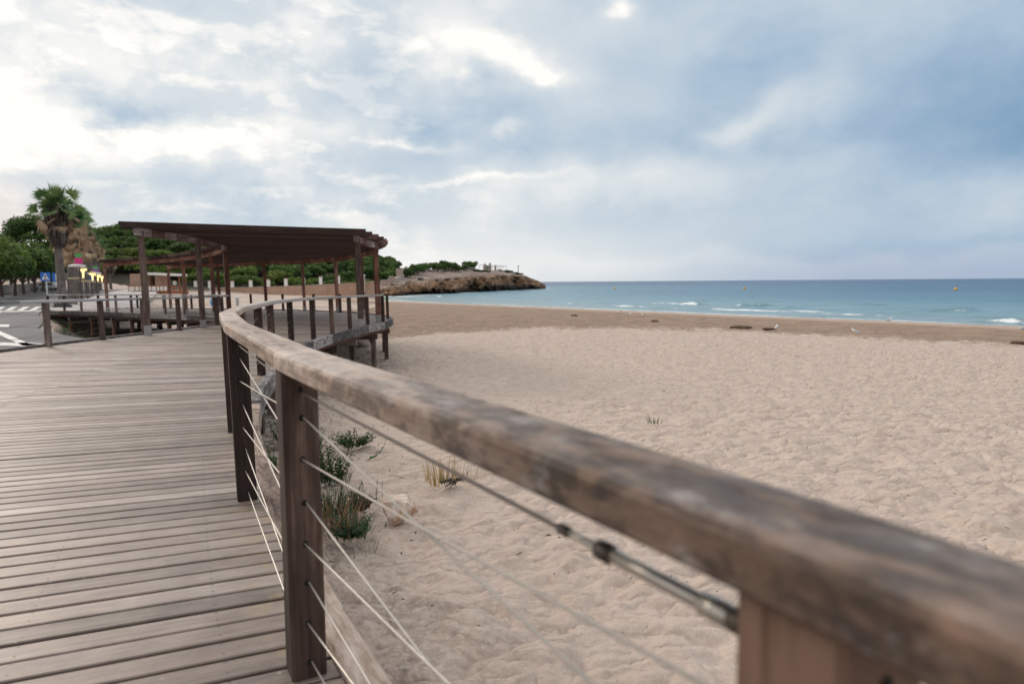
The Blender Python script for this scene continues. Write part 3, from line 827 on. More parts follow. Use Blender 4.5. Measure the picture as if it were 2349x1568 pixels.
SEA_POSTS = [V2(p) for p, _ in PAIRS[1:15]]
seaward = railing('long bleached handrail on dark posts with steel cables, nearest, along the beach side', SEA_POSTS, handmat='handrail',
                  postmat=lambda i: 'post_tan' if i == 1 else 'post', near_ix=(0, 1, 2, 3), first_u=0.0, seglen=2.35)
# top cable with its turnbuckle in the nearest bays
b_ = MB(); 
for i in (2, 3, 4):
    p, q = SEA_POSTS[i], SEA_POSTS[i + 1]; t_ = (q - p).normalized() * .053
    b_.tube([p + t_ + Vector((0, 0, .895)), q - t_ + Vector((0, 0, .895))], .0035, 6)
b_.build('top_cable', M['cable_dull'], seaward)
p, q = SEA_POSTS[1], SEA_POSTS[2]; L_ = (q - p).length; e = (q - p).normalized(); zt = Vector((0, 0, .895))
a = lambda f: p + e * (.047 + f) + zt
b_ = MB(); b_.tube([a(.335), q - e * .047 + zt], .0035, 6); b_.build('top_cable', M['cable_dull'], seaward)
b_ = MB()
b_.tube([a(.085), a(.24)], .0085, 12, 0)
for f0, f1, rr, mi in ((.0, .03, .008, 1), (.03, .05, .013, 1), (.05, .088, .0125, 0), (.235, .255, .0125, 1), (.252, .33, .005, 0), (.32, .338, .0075, 1)):
    b_.tube([a(f0), a(f1)], rr, 10, mi)
tb = b_.build('turnbuckle', [M['steel'], M['steel_dark']], seaward, smooth=True)

INL = [(-7.6, -2.0), (-8.3, .2), (-8.85, 2.4), (-9.3, 4.6), (-9.6, 6.7), (-9.8, 8.8), (-9.95, 10.8), (-10.02, 12.8), (-10.08, 14.8), (-10.1, 16.8), (-10.08, 18.7), (-10.05, 20.6), (-10.1, 22.3), (-10.2, 23.6)]
rail_land = railing('grey handrail on brown posts along the road side of the near boardwalk', [V2(p) for p in INL], postmat='post_grey')
q = resample([p for p in INN if (p.y > 24.2)], 1.95)
rail_ret = railing('low grey railing on the edge of the far boardwalk leg, above the dark hollow', q, postmat='post_grey')
q = resample([p for p in OUT if p.y > 24.5], 2.9)[1:]
rail_far = railing('short dark posts with thin cables on the far side of the platform, without a handrail', q, hand=False, postmat='post')
q2 = [p + Vector((0, 0, 0)) for p in resample([p for p in OUT if p.y > 41.0], 2.0)]

# ------------------------------------------------------------------ pergola
perg = thing('pergola', 'long curved pergola with dark slatted roof on tall brown posts over the boardwalk bend', 'pergola', (-10, 27, zd(27))); perg['_lean'] = .022
PH = 2.62
OPX = [(-4.79, 21.66), (-4.86, 24.9), (-5.52, 28.3), (-6.92, 31.8), (-9.19, 36.1), (-11.7, 38.6), (-14.5, 40.4), (-18.3, 42.9), (-22.8, 45.7)]
IPX = [(-9.84, 18.42), (-9.9, 21.87), (-10.75, 26.0), (-13.0, 29.9), (-16.2, 34.0), (-20.0, 37.6), (-24.0, 40.6)]
def pergola_post(p, red):
    x, y = p; z = zd(y); b_ = MB()
    b_.vprism(x, y, z + .005, z + PH + .16, .165, .165, R.uniform(.3, .5), .01)
    o = b_.build('post', M['post_red' if red else 'post_grey'], perg); o['_lean'] = .022; o['_o'] = perg['_o']
    b_ = MB(); b_.vprism(x, y, z + .004, z + .27, .178, .178, .42, .004); b_.build('post_shoe', M['shoe'], o)
    return o
for i, p in enumerate(OPX): pergola_post(p, i > 0)
for i, p in enumerate(IPX): pergola_post(p, i >= 2)
def curved_beam(pts, mat, ext=.35):
    pth = catmull([Vector((x, y, zd(y) + PH + .16)) for x, y in pts], 8)
    e0 = (pth[0] - pth[1]).normalized() * ext; e1 = (pth[-1] - pth[-2]).normalized() * ext
    pth = resample([pth[0] + e0] + pth + [pth[-1] + e1], .7)
    b_ = MB()
    for i in range(len(pth) - 1):
        a, c = pth[i], pth[i + 1]; g_ = (c - a).normalized() * .008
        b_.beam(a + g_, c - g_, .14, .23, 0, R.random())
    return b_.build('beam', mat, perg)
def beam_split(pts, k, mats):
    pass
curved_beam(IPX[:3], M['beam_grey'], .22); curved_beam(IPX[2:], M['beam_red'], 0)
curved_beam(OPX[:2], M['beam_grey'], .2); curved_beam(OPX[1:], M['beam_red'], 0)
# slat roof: boards on edge, all parallel, ends cut back in steps along the curve
OPath = offset(catmull([Vector((x, y, 0)) for x, y in OPX], 6), .30)
IPath = offset(catmull([Vector((x, y, 0)) for x, y in IPX], 6), -.45)
e0 = (OPath[0] - OPath[1]).normalized(); e1 = (IPath[0] - IPath[1]).normalized()
poly = [IPath[0] + e1 * .75] + IPath[0:] + list(reversed(OPath)) + [OPath[0] + e0 * .85]
poly = [(p.x, p.y) for p in poly]
ed = Vector((.897, .441, 0)).normalized(); nd = Vector((-ed.y, ed.x, 0))
ws2 = [p[0] * nd.x + p[1] * nd.y for p in poly]
w0 = (poly[0][0] * nd.x + poly[0][1] * nd.y + poly[-1][0] * nd.x + poly[-1][1] * nd.y) / 2
slat_n = 0; w_ = w0; roof = MB()
def spans(wv):
    ts = []
    for i in range(len(poly)):
        (ax, ay), (bx, by) = poly[i], poly[(i + 1) % len(poly)]
        wa = ax * nd.x + ay * nd.y; wb = bx * nd.x + by * nd.y
        if (wa <= wv) != (wb <= wv):
            f = (wv - wa) / (wb - wa); ts.append((ax + (bx - ax) * f) * ed.x + (ay + (by - ay) * f) * ed.y)
    ts.sort(); return [(ts[i], ts[i + 1]) for i in range(0, len(ts) - 1, 2)]
STEP = .13
k = 0; held = None
while w_ < max(ws2):
    if k % 7 == 0: held = None
    sp_ = spans(max(w_, w0 + .02))
    if k % 7 == 0: grp = spans(w_ + STEP * 3)
    use = sp_
    if grp and len(grp) == len(sp_): use = grp
    for (t0, t1) in use:
        if t1 - t0 < .3: continue
        a = ed * t0 + nd * w_; c = ed * t1 + nd * w_
        za = zd(a.y) + PH + .16 + .115 + .035; zc = zd(c.y) + PH + .16 + .115 + .035
        h2 = .075; ch = .09
        r_ = R.random(); th = .019
        A, C = Vector((a.x, a.y, za)), Vector((c.x, c.y, zc))
        for sgn in (1,):
            n = roof.pts([A + nd * s2 * th + Vector((0, 0, h2)) for s2 in (-1, 1)] + [A + nd * s2 * th + Vector((0, 0, 0)) for s2 in (-1, 1)] + [A + ed * ch + nd * s2 * th - Vector((0, 0, h2)) for s2 in (-1, 1)]
                         + [C + nd * s2 * th + Vector((0, 0, h2)) for s2 in (-1, 1)] + [C + nd * s2 * th for s2 in (-1, 1)] + [C - ed * ch + nd * s2 * th - Vector((0, 0, h2)) for s2 in (-1, 1)])
            L = t1 - t0; off_ = R.random() * 30
            uvq = [(off_, 0), (off_ + L, 0), (off_ + L, .15), (off_, .15)]
            f4 = lambda *ix: roof.face([n + q_ for q_ in ix], 0, uvq, r_)
            f4(0, 6, 7, 1); f4(4, 5, 11, 10)
            f4(2, 8, 6, 0); f4(4, 10, 8, 2); f4(1, 7, 9, 3); f4(3, 9, 11, 5)
            roof.face([n + 0, n + 1, n + 3, n + 2], 0, uvq, r_); roof.face([n + 2, n + 3, n + 5, n + 4], 0, uvq, r_)
            roof.face([n + 6, n + 8, n + 9, n + 7], 0, uvq, r_); roof.face([n + 8, n + 10, n + 11, n + 9], 0, uvq, r_)
    w_ += STEP; k += 1
roof.build('slat_roof', M['slat'], perg)

# ------------------------------------------------------------------ road, promenade and markings
def sheet(name, poly_, mat, lift, step=2.0, kind='structure', label=None, cat=None, thick=None):
    """flat sheet draped a little above the ground, cut to a plan polygon by clipped strips"""
    ys = [p[1] for p in poly_]; xs = [p[0] for p in poly_]
    import bmesh
    bm = bmesh.new(); f = bm.faces.new([bm.verts.new((x, y, 0)) for x, y in poly_])
    x0 = math.floor(min(xs) / step) * step
    while x0 < max(xs):
        g = bm.verts[:] + bm.edges[:] + bm.faces[:]
        bmesh.ops.bisect_plane(bm, geom=g, plane_co=(x0, 0, 0), plane_no=(1, 0, 0)); x0 += step
    y0 = math.floor(min(ys) / step) * step
    while y0 < max(ys):
        g = bm.verts[:] + bm.edges[:] + bm.faces[:]
        bmesh.ops.bisect_plane(bm, geom=g, plane_co=(0, y0, 0), plane_no=(0, 1, 0)); y0 += step
    bm.verts.ensure_lookup_table()
    vx = np.array([v.co.x for v in bm.verts]); vy = np.array([v.co.y for v in bm.verts])
    vz = plane_z(vx, vy) + lift
    for v, z in zip(bm.verts, vz): v.co.z = z
    bmesh.ops.recalc_face_normals(bm, faces=bm.faces[:])
    if bm.faces[:][0].normal.z < 0: bmesh.ops.reverse_faces(bm, faces=bm.faces[:])
    me = bpy.data.meshes.new(name); bm.to_mesh(me); bm.free(); me.materials.append(mat)
    o = bpy.data.objects.new(name, me); COL.objects.link(o)
    return tag(o, label, cat, None, kind)
def plane_z(x, y): return -.5 + .8 * sstep(60, 170, np.asarray(y, float))
am, t, b = new_mat('asphalt')
pos = t.new('ShaderNodeNewGeometry').outputs['Position']
n1 = t.noise(pos, scale=.25, detail=5, rough=.6); n2 = t.noise(pos, scale=1.6, detail=5, rough=.65); n3 = t.noise(pos, scale=60, detail=2)
c = t.mix(t.map(n1, .35, .65), (.075, .077, .084), (.125, .126, .132))
c = t.mix(t.mul(t.map(n2, .50, .66), .5), c, (.075, .075, .08))
c = t.mix(t.mul(n3, .25), c, (.20, .20, .20))
pv = t.new('ShaderNodeTexWave', wave_type='RINGS', rings_direction='Z'); t.l.new(t.mapping(pos, loc=(26, -18, 0)), pv.inputs['Vector']); pv.inputs['Scale'].default_value = .16; pv.inputs['Distortion'].default_value = 1.5
c = t.mix(t.mul(t.map(pv.outputs['Fac'], .72, .95), t.mul(.35, t.map(n1, .4, .6))), c, (.10, .10, .105))
t.l.new(c, b.inputs['Base Color']); b.inputs['Roughness'].default_value = .8; b.inputs['Specular IOR Level'].default_value = .2
M['asphalt'] = am
pm, t, b = new_mat('promenade_paving')
pos = t.new('ShaderNodeNewGeometry').outputs['Position']
n1 = t.noise(pos, scale=.3, detail=5); br = t.new('ShaderNodeTexBrick'); t.l.new(pos, br.inputs['Vector']); br.inputs['Scale'].default_value = 1.6
br.inputs['Color1'].default_value = (.36, .34, .335, 1); br.inputs['Color2'].default_value = (.42, .40, .39, 1); br.inputs['Mortar'].default_value = (.25, .24, .235, 1)
t.l.new(t.mix(t.mul(n1, .5), br.outputs[0], (.46, .41, .37)), b.inputs['Base Color']); b.inputs['Roughness'].default_value = .8
M['paving'] = pm
mk, t, b = new_mat('worn_road_paint')
pos = t.new('ShaderNodeNewGeometry').outputs['Position']
n = t.noise(pos, scale=3.0, detail=6, rough=.7)
t.l.new(t.mix(t.map(n, .54, .66), (.62, .61, .59), (.30, .295, .29)), b.inputs['Base Color']); b.inputs['Roughness'].default_value = .7
M['paint'] = mk
M['kerbstone'] = plain('kerb_stone', (.36, .34, .32), .85, scale=3)
sheet('road', [(-10.75, -40), (-10.75, 14), (-11.4, 18), (-13.4, 21.5), (-16.3, 24.3), (-19, 27.3), (-22.6, 33), (-28, 40.4), (-31, 45), (-35, 52), (-41, 62), (-52, 84), (-68, 116), (-84, 150), (-110, 210), (-150, 210), (-112, 150), (-92, 118), (-76, 92), (-64, 70), (-58, 52), (-56, 30), (-55, -40)], M['asphalt'], .02, 3)
sheet('pavement', [(-31, 45.4), (-28.3, 42.5), (-26.2, 47.8), (-30, 56), (-39, 74), (-54, 104), (-69, 134), (-95, 188), (-108, 206), (-83.6, 150), (-67.6, 116), (-51.6, 84), (-40.6, 62), (-34.6, 52)], M['paving'], .12, 3)
sheet('far_pavement', [(-92.4, 118), (-112.4, 150), (-150, 210), (-190, 210), (-140, 150), (-112, 112), (-84, 70), (-78, 40), (-78, -40), (-55.3, -40), (-56.3, 30), (-58.3, 52), (-64.4, 70), (-76.4, 92)], M['kerbstone'], .12, 3)
# kerb stones along the promenade
b_ = MB(); kp = [Vector((x, y, float(plane_z(x, y)))) for x, y in [(-31, 45.3), (-35, 52.2), (-41, 62.2), (-52, 84.2), (-68, 116.2), (-84, 150.2), (-110, 210)]]
b_.sweep(resample(catmull(kp, 6), 3), [(0, 0.0), (.25, 0.0), (.25, .135), (.02, .135), (0, .11)], 0)
tag(b_.build('kerb_line', M['kerbstone']), kind='structure')
def mark(pts, lift=.03, name='road_marking'):
    pl_ = [gp(px, py, -.47) for px, py in pts]
    return sheet(name, [(p.x, p.y) for p in pl_][::-1], M['paint'], lift, 4.0)
zb = []
for k in range(6):
    x0 = -72 + k * 27.5
    zb.append(mark([(x0, 711.5), (x0 + 15, 711.2), (x0 + 31, 703.2), (x0 + 17, 703.4)]))
for k, s_ in enumerate(zb): s_['kind'] = 'structure'
mark([(-60, 714), (95, 711.6), (95, 713.6), (-60, 716)])
mark([(-40, 722), (6, 714), (10, 714.5), (-36, 726)])
mark([(-30, 757), (0, 759), (66, 787), (100, 790), (104, 796), (52, 792), (-5, 766), (-30, 762)])
mark([(-30, 783), (30, 786), (60, 785), (110, 789), (150, 788), (150, 793), (100, 797), (40, 793), (-30, 791)])
mark([(0, 744), (22, 744), (20, 750), (-4, 749)])
mark([(82, 693.5), (140, 692), (180, 691.3), (178, 692.4), (130, 694), (80, 695.5)], .04)
yl, t, b = new_mat('faded_edge_line'); b.inputs['Base Color'].default_value = (.42, .33, .22, 1); b.inputs['Roughness'].default_value = .8
M['edge_line'] = yl

# ------------------------------------------------------------------ foliage
def leaf_mat(name, c0, c1, c2, rough=.6, transl=.25):
    m_, t, b = new_mat(name)
    rn = t.new('ShaderNodeAttribute', attribute_name='rnd').outputs['Fac']
    oi = t.new('ShaderNodeObjectInfo').outputs['Random']
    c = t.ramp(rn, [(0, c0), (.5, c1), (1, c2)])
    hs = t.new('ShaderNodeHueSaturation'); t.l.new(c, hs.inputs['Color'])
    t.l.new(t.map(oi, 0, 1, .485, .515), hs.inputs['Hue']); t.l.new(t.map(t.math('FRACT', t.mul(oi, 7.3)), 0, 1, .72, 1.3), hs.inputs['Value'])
    t.l.new(hs.outputs[0], b.inputs['Base Color'])
    b.inputs['Roughness'].default_value = rough; b.inputs['Specular IOR Level'].default_value = .25
    tr = t.new('ShaderNodeBsdfTranslucent'); t.l.new(hs.outputs[0], tr.inputs[0])
    mx = t.new('ShaderNodeMixShader'); mx.inputs[0].default_value = transl
    t.l.new(b.outputs[0], mx.inputs[1]); t.l.new(tr.outputs[0], mx.inputs[2])
    t.l.new(mx.outputs[0], t.n['Material Output'].inputs['Surface'])
    return m_
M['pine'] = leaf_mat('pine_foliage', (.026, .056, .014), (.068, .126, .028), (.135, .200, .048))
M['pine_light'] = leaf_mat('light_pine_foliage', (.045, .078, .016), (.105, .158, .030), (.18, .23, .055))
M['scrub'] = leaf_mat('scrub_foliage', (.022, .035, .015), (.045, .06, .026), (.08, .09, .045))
M['bark'] = plain('pine_bark', (.085, .062, .05), .9, scale=5, var=.4)
def crown_arrays(lobes, n, size, rng, up=.25):
    V_, F_l, Rr_ = [], [], []
    tot = sum(l[3] * l[4] for l in lobes)
    for (cx_, cy_, cz_, rx, rz_) in [(l[0], l[1], l[2], l[3], l[4]) for l in lobes]:
        k = max(20, int(n * rx * rz_ / tot))
        d = rng.normal(size=(k, 3)); d /= np.linalg.norm(d, axis=1)[:, None]
        d[:, 2] = np.where(d[:, 2] < -.35, -d[:, 2] * .6, d[:, 2]); 
        rr = 1 - np.abs(rng.normal(0, .16, k)); rr = np.clip(rr, .45, 1.06)
        # clumps
        cl = np.sin(d[:, 0] * 7 + cx_ * 3) * np.sin(d[:, 1] * 7 + cy_ * 2) * np.sin(d[:, 2] * 6 + cz_)
        rr = rr * (1 + .10 * cl)
        p = d * rr[:, None] * np.array([rx, rx, rz_]) + np.array([cx_, cy_, cz_])
        nrm = d + rng.normal(0, .55, (k, 3)); nrm /= np.linalg.norm(nrm, axis=1)[:, None]
        a = np.cross(nrm, rng.normal(size=(k, 3))); a /= np.linalg.norm(a, axis=1)[:, None]
        b2 = np.cross(nrm, a)
        s_ = size * rng.uniform(.55, 1.35, k)[:, None]
        a, b2 = a * s_, b2 * s_ * rng.uniform(.5, .9, k)[:, None]
        q = np.stack([p - a * .5 - b2 * .2, p + a * .1 - b2 * .5, p + a * .55 + b2 * .15, p - a * .1 + b2 * .5], 1)
        V_.append(q.reshape(-1, 3)); Rr_.append(np.clip(.30 + .34 * d[:, 2] + .28 * cl + rng.normal(0, .13, k), 0, 1))  # leaf tone rises toward lobe tops and clump crests, plus random spread
    V_ = np.concatenate(V_); n_ = len(V_) // 4
    return V_, np.arange(n_ * 4).reshape(-1, 4), np.concatenate(Rr_)
def pine_lobes(rng, w_, h, trunk, k=9, flat=.55):
    L = [(0, 0, trunk + h * .45, w_ * .62, h * .5)]
    for i in range(k):
        a = rng.uniform(0, 6.283); r_ = w_ * rng.uniform(.35, .78)
        L.append((math.cos(a) * r_, math.sin(a) * r_, trunk + h * rng.uniform(.18, .72), w_ * rng.uniform(.26, .46), h * rng.uniform(.22, .36)))
    return L
def tree_mesh(name, seed, w_, h, trunk, n, size, mat, k=9, label=None, cat='tree', group=None, lobes=None, lean=0):
    rng = np.random.default_rng(seed)
    o = thing(name, label, cat, (0, 0, 0), 0, group)
    lb = lobes or pine_lobes(rng, w_, h, trunk, k)
    v, f, r_ = crown_arrays(lb, n, size, rng)
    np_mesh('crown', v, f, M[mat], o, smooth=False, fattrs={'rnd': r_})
    b_ = MB(); b_.tube([(0, 0, -.6), (lean * .4, 0, trunk * .6), (lean, .05, trunk + h * .3)], [w_ * .055, w_ * .04, w_ * .025], 7)
    for l in lb[1:6]:
        b_.tube([(lean * .6, 0, trunk * .75), ((lean + l[0]) * .5, l[1] * .5, trunk + (l[2] - trunk) * .45), (l[0] * .85, l[1] * .85, l[2])], [w_ * .025, w_ * .018, w_ * .008], 5)
    b_.build('trunk', M['bark'], o)
    return o
protos = []
WG = 'pines of the wood on the hillside'
for i, (ww, hh, tr) in enumerate([(5.2, 5.0, 1.3), (4.6, 5.4, 1.0), (5.8, 4.8, 1.8), (4.2, 4.8, 1.0), (5.0, 5.8, 1.2)]):
    protos.append(tree_mesh('pine_tree', 100 + i, ww, hh, tr, 3400, .66, 'pine', 12, 'dark green round pine in the dense wood on the hillside behind the wall', 'tree', WG))
lprotos = []
FG = 'bright bushy pines at the front of the wood'
for i, (ww, hh, tr) in enumerate([(4.2, 4.4, .5), (3.6, 3.6, .4), (4.8, 4.2, .8)]):
    lprotos.append(tree_mesh('bushy_pine', 200 + i, ww, hh, tr, 3000, .50, 'pine_light', 11, 'bright green bushy pine in the front row just behind the beach wall', 'tree', FG))
used_first = set()
def put(protos_, i, x, y, z, rz, s_, label=None, group=None):
    p = protos_[i]
    if p.name not in used_first:
        used_first.add(p.name); p.location = (x, y, z); p.rotation_euler = (0, 0, rz); p.scale = s_ if isinstance(s_, tuple) else (s_,) * 3
        if label: p['label'] = label
        if group: p['group'] = group
        return p
    return dup(p, (x, y, z), rz, s_, label, group)
cnt = 0
rows = [(198, 40, .80), (209, 38, .86), (220, 38, .90), (232, 38, .96), (246, 39, 1.0), (262, 40, 1.02), (280, 42, 1.06), (300, 44, 1.06)]
for ri, (d, stp, s0) in enumerate(rows):
    px = 150 + (ri % 2) * 18
    while px < 1010:
        dd = d + R.uniform(-5, 5); pxx = px + R.uniform(-11, 11)
        x = fx(pxx, dd); z = gz(x, dd)
        sc_ = s0 * R.uniform(.78, 1.12)
        if pxx > 880: sc_ *= np.interp(pxx, [880, 1010], [.85, .5])
        lim = np.interp(pxx, [150, 880, 900, 960, 1010], [400, 400, 300, 262, 236])
        if dd < lim and not (395 < pxx < 520 and dd < 170):
            put(protos, R.randrange(5), x, dd, z - .3, R.uniform(0, 6.3), sc_); cnt += 1
        px += stp * R.uniform(.8, 1.15)
for (px, d, s_) in [(452, 176, .72), (500, 180, .85), (548, 173, .92), (585, 178, .8), (622, 175, .62), (655, 172, .55), (690, 180, .95), (735, 176, .7), (765, 180, .95), (800, 174, .8), (838, 177, .85), (868, 183, .8), (236, 178, .9), (268, 182, 1.0), (300, 185, 1.0), (332, 184, 1.05), (362, 183, 1.0), (392, 181, 1.0), (425, 182, 1.0), (252, 192, 1.15), (318, 196, 1.15), (378, 195, 1.15), (440, 193, 1.1), (222, 190, 1.1), (470, 186, 1.0), (560, 187, 1.05), (640, 188, 1.0), (720, 188, 1.1), (790, 189, 1.0), (850, 191, .95), (905, 196, .9), (935, 204, .85)]:
    x = fx(px, d); put(lprotos, R.randrange(3), x, d, gz(x, d) - .35, R.uniform(0, 6.3), s_ * R.uniform(.82, .98))

# street trees left of the road and the tall dark pine behind them
SG = 'street trees left of the road'
sp_ = [tree_mesh('street_tree', 300 + i, 3.9, 4.2, 1.9, 3400, .38, 'pine_light' if i == 1 else 'pine', 9, 'green street tree with thin bare trunk in the row left of the road', 'tree', SG, lean=.2) for i in range(3)]
for i, (px, d, s_) in enumerate([(-105, 66, 1.25), (-62, 74, 1.2), (-22, 82, 1.18), (10, 92, 1.15), (38, 98, 1.2), (60, 108, 1.28), (84, 116, 1.32), (104, 126, 1.35), (122, 136, 1.35), (140, 148, 1.35), (-2, 112, 1.5), (30, 128, 1.6), (70, 150, 1.6)]):
    x = fx(px, d); put(sp_, i % 3, x, d, gz(x, d) - .1, R.uniform(0, 6.3), s_ * R.uniform(.92, 1.05))
bp = tree_mesh('umbrella_pine', 41, 7.0, 10.5, 6.0, 8000, .62, 'pine', 20, 'tall dark pine with broad layered crown standing left of the palms', 'tree', None)
x = fx(84, 190); bp.location = (x, 190, gz(x, 190)); bp.scale = (.98, .98, .98)
bp2 = tree_mesh('umbrella_pine', 43, 6.0, 8.5, 5.0, 5200, .6, 'pine', 16, 'dark pine at the left edge of the view behind the street trees', 'tree', None)
x = fx(-18, 165); bp2.location = (x, 165, gz(x, 165) - 1.6)

# ------------------------------------------------------------------ fan palms
M['frond'] = leaf_mat('palm_frond', (.032, .078, .030), (.080, .155, .054), (.17, .235, .095), .5, .3)
M['frond_dry'] = leaf_mat('dry_palm_frond', (.14, .098, .06), (.38, .28, .175), (.58, .45, .30), .8, .3)
M['skirt'] = leaf_mat('grey_palm_skirt', (.030, .022, .020), (.085, .066, .060), (.17, .14, .13), .9, .05)
M['palm_trunk'] = wood('palm_trunk', [(0, (.05, .042, .038)), (.5, (.12, .10, .09)), (1, (.24, .21, .19))], along=9, across=5, bump=.8)[0]
def fan_leaf(b_, base, dirv, pet, blade, nb, rng, r0, droop=.5, spread=1.75, wid=.045):
    dirv = Vector(dirv).normalized(); base = Vector(base)
    side = dirv.cross(Vector((0, 0, 1)))
    if side.length < .05: side = Vector((1, 0, 0))
    side.normalize(); upv = side.cross(dirv).normalized()
    ro = rng.uniform(-1.0, 1.0); side, upv = side * math.cos(ro) + upv * math.sin(ro), upv * math.cos(ro) - side * math.sin(ro)
    mid = base + dirv * pet * .5 + Vector((0, 0, .03)); tip = base + dirv * pet - Vector((0, 0, pet * pet * .10 * droop))
    b_.tube([base, mid, tip], [.022, .017, .013], 4, r=r0)
    for k in range(nb):
        a = -spread / 1 + 2 * spread * k / (nb - 1) if nb > 1 else 0
        L = blade * (.70 + .30 * math.cos(a * .8)) * rng.uniform(.88, 1.08)
        d = (dirv * math.cos(a) + side * math.sin(a) + upv * (.10 + .12 * abs(math.sin(a)))).normalized()
        p0 = tip; p1 = tip + d * L * .55; p2 = p1 + (d * .8 + Vector((0, 0, -droop * rng.uniform(.5, 1.3)))).normalized() * L * .45
        wv = d.cross(upv).normalized() * wid * L
        n = b_.pts([p0 - wv * .25, p0 + wv * .25, p1 + wv, p1 - wv, p2])
        rr = min(1, max(0, r0 + rng.uniform(-.2, .25)))
        b_.face((n, n + 1, n + 2, n + 3), 0, None, rr); b_.face((n + 3, n + 2, n + 4), 0, None, rr)
def palm(seed, H, label, ngreen=38, ndry=46, skirt=2.6, thick=.30, dryness=.35, blade=.95):
    rng = random.Random(seed)
    o = thing('fan_palm', label, 'palm tree', (0, 0, 0), 0, 'fan palms along the promenade')
    b_ = MB(); N = 14
    b_.tube([(.06 * math.sin(i * .5), .04 * math.cos(i * .7), -.3 + (H + .2) * i / N) for i in range(N + 1)], [thick * (1.25 if i == 0 else 1.0 - .25 * i / N) * rng.uniform(.95, 1.05) for i in range(N + 1)], 12)
    b_.build('trunk', M['palm_trunk'], o)
    # grey skirt of old fronds packed round the trunk
    b_ = MB()
    for k in range(420):
        a = rng.uniform(0, 6.283); z1 = H - rng.uniform(.1, skirt * .75); L = rng.uniform(.8, 1.5)
        f = (H - z1) / skirt; r1 = thick * 1.1 + (.62 - .10 * f) * rng.uniform(.25, 1.0) * (1 - .35 * f); r2 = thick + (r1 - thick) * rng.uniform(.25, .9)
        d1 = Vector((math.cos(a), math.sin(a), 0)); tz = Vector((-math.sin(a), math.cos(a), 0)) * rng.uniform(.03, .075)
        z2 = max(z1 - L, H - skirt * rng.uniform(.95, 1.1)); p0 = d1 * thick * .8 + Vector((0, 0, z1 + .25)); p1 = d1 * r1 + Vector((0, 0, z1)); p2 = d1 * r2 + Vector((0, 0, z2))
        n = b_.pts([p0 - tz * .5, p0 + tz * .5, p1 - tz, p1 + tz, p2 - tz * .6, p2 + tz * .6])
        rr = rng.random(); b_.face((n, n + 1, n + 3, n + 2), 0, None, rr); b_.face((n + 2, n + 3, n + 5, n + 4), 0, None, rr)
    b_.build('skirt', M['skirt'], o)
    b_ = MB()
    for k in range(ndry):
        a = rng.uniform(0, 6.283); e = rng.uniform(-1.45, -.35) if rng.random() > dryness * .35 else rng.uniform(-.5, .15)
        d = (math.cos(a) * math.cos(e), math.sin(a) * math.cos(e), math.sin(e))
        fan_leaf(b_, (0, 0, H - rng.uniform(.2, 1.0 + dryness * 1.6)), d, rng.uniform(.7, 1.15), blade * rng.uniform(.7, 1.0), 13, rng, rng.uniform(.2, .8), 1.6, 1.2, .04)
    b_.build('dry_fronds', M['frond_dry'], o)
    b_ = MB()
    for k in range(ngreen):
        a = k * 2.39996 + rng.uniform(-.3, .3); e = 1.45 - 2.25 * (k / ngreen) ** .85 + rng.uniform(-.15, .15)
        d = (math.cos(a) * math.cos(e), math.sin(a) * math.cos(e), math.sin(e))
        fan_leaf(b_, (math.cos(a) * .1, math.sin(a) * .1, H - .1 * (k / ngreen)), d, rng.uniform(.55, 1.15), blade * rng.uniform(.78, 1.0), 23, rng, rng.uniform(.15, .85), .55, 1.75, .05)
    for k in range(6 if ngreen > 20 else 3):
        a = rng.uniform(0, 6.283); e = rng.uniform(.1, 1.35)
        fan_leaf(b_, (math.cos(a) * .08, math.sin(a) * .08, H - .25), (math.cos(a) * math.cos(e), math.sin(a) * math.cos(e), math.sin(e)), rng.uniform(.2, .5), blade * rng.uniform(.8, 1.1), 25, rng, rng.uniform(.15, .7), .6, 1.7, .05)
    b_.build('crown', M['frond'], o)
    return o
def pz(px, d): return float(plane_z(fx(px, d), d)) + .1
PALMS = [(145, 50, 7.5, 'tallest fan palm with green top and long grey skirt, nearest the crossing sign', 27, 20, 2.9, .30, .2),
         (170, 57, 7.3, 'second fan palm in the row, straw coloured with few green fronds', 16, 60, 2.4, .30, 1.0),
         (187, 66, 8.0, 'third fan palm in the row, drooping dry fronds with green tufts', 22, 52, 2.8, .30, .9),
         (203, 80, 8.2, 'fourth fan palm in the row, brown fronds hanging low behind the banner', 20, 46, 3.0, .3, .8),
         (216, 94, 8.3, 'fifth fan palm in the row, small green and straw crown', 18, 60, 3, .3, .7),
         (226, 112, 8.6, 'sixth fan palm in the row, near the end of the line', 20, 50, 3, .3, .6),
         (234, 132, 8.6, 'seventh fan palm in the row, half hidden behind the others', 20, 40, 3, .3, .5),
         (258, 150, 6.0, 'short green fan palm apart from the row, just left of the wooden kiosk', 26, 30, 2.5, .3, .3)]
for i, (px, d, H, lab, ng, nd_, sk, th, dr) in enumerate(PALMS):
    o = palm(500 + i, H, lab, ng, nd_, sk, th, dr); o.location = (fx(px, d), d, pz(px, d) - .05)
# planter ring at the first palm
M['planter'] = plain('dark_planter', (.05, .05, .052), .7)
b_ = MB(); x, d = fx(145, 50), 50; zz_ = pz(145, 50)
for rr, z0, z1 in ((.62, 0, .16), (.52, .16, .42)):
    n = b_.pts([(x + rr * math.cos(q), d + rr * math.sin(q), zz_ + z) for z in (z0, z1) for q in [k * math.pi / 8 for k in range(16)]])
    for k in range(16): b_.face((n + k, n + (k + 1) % 16, n + 16 + (k + 1) % 16, n + 16 + k))
    b_.face([n + 16 + k for k in range(16)])
tag(b_.build('planter', M['planter'], at=(x, d, zz_)), 'dark stepped round planter at the foot of the tallest palm', 'planter')

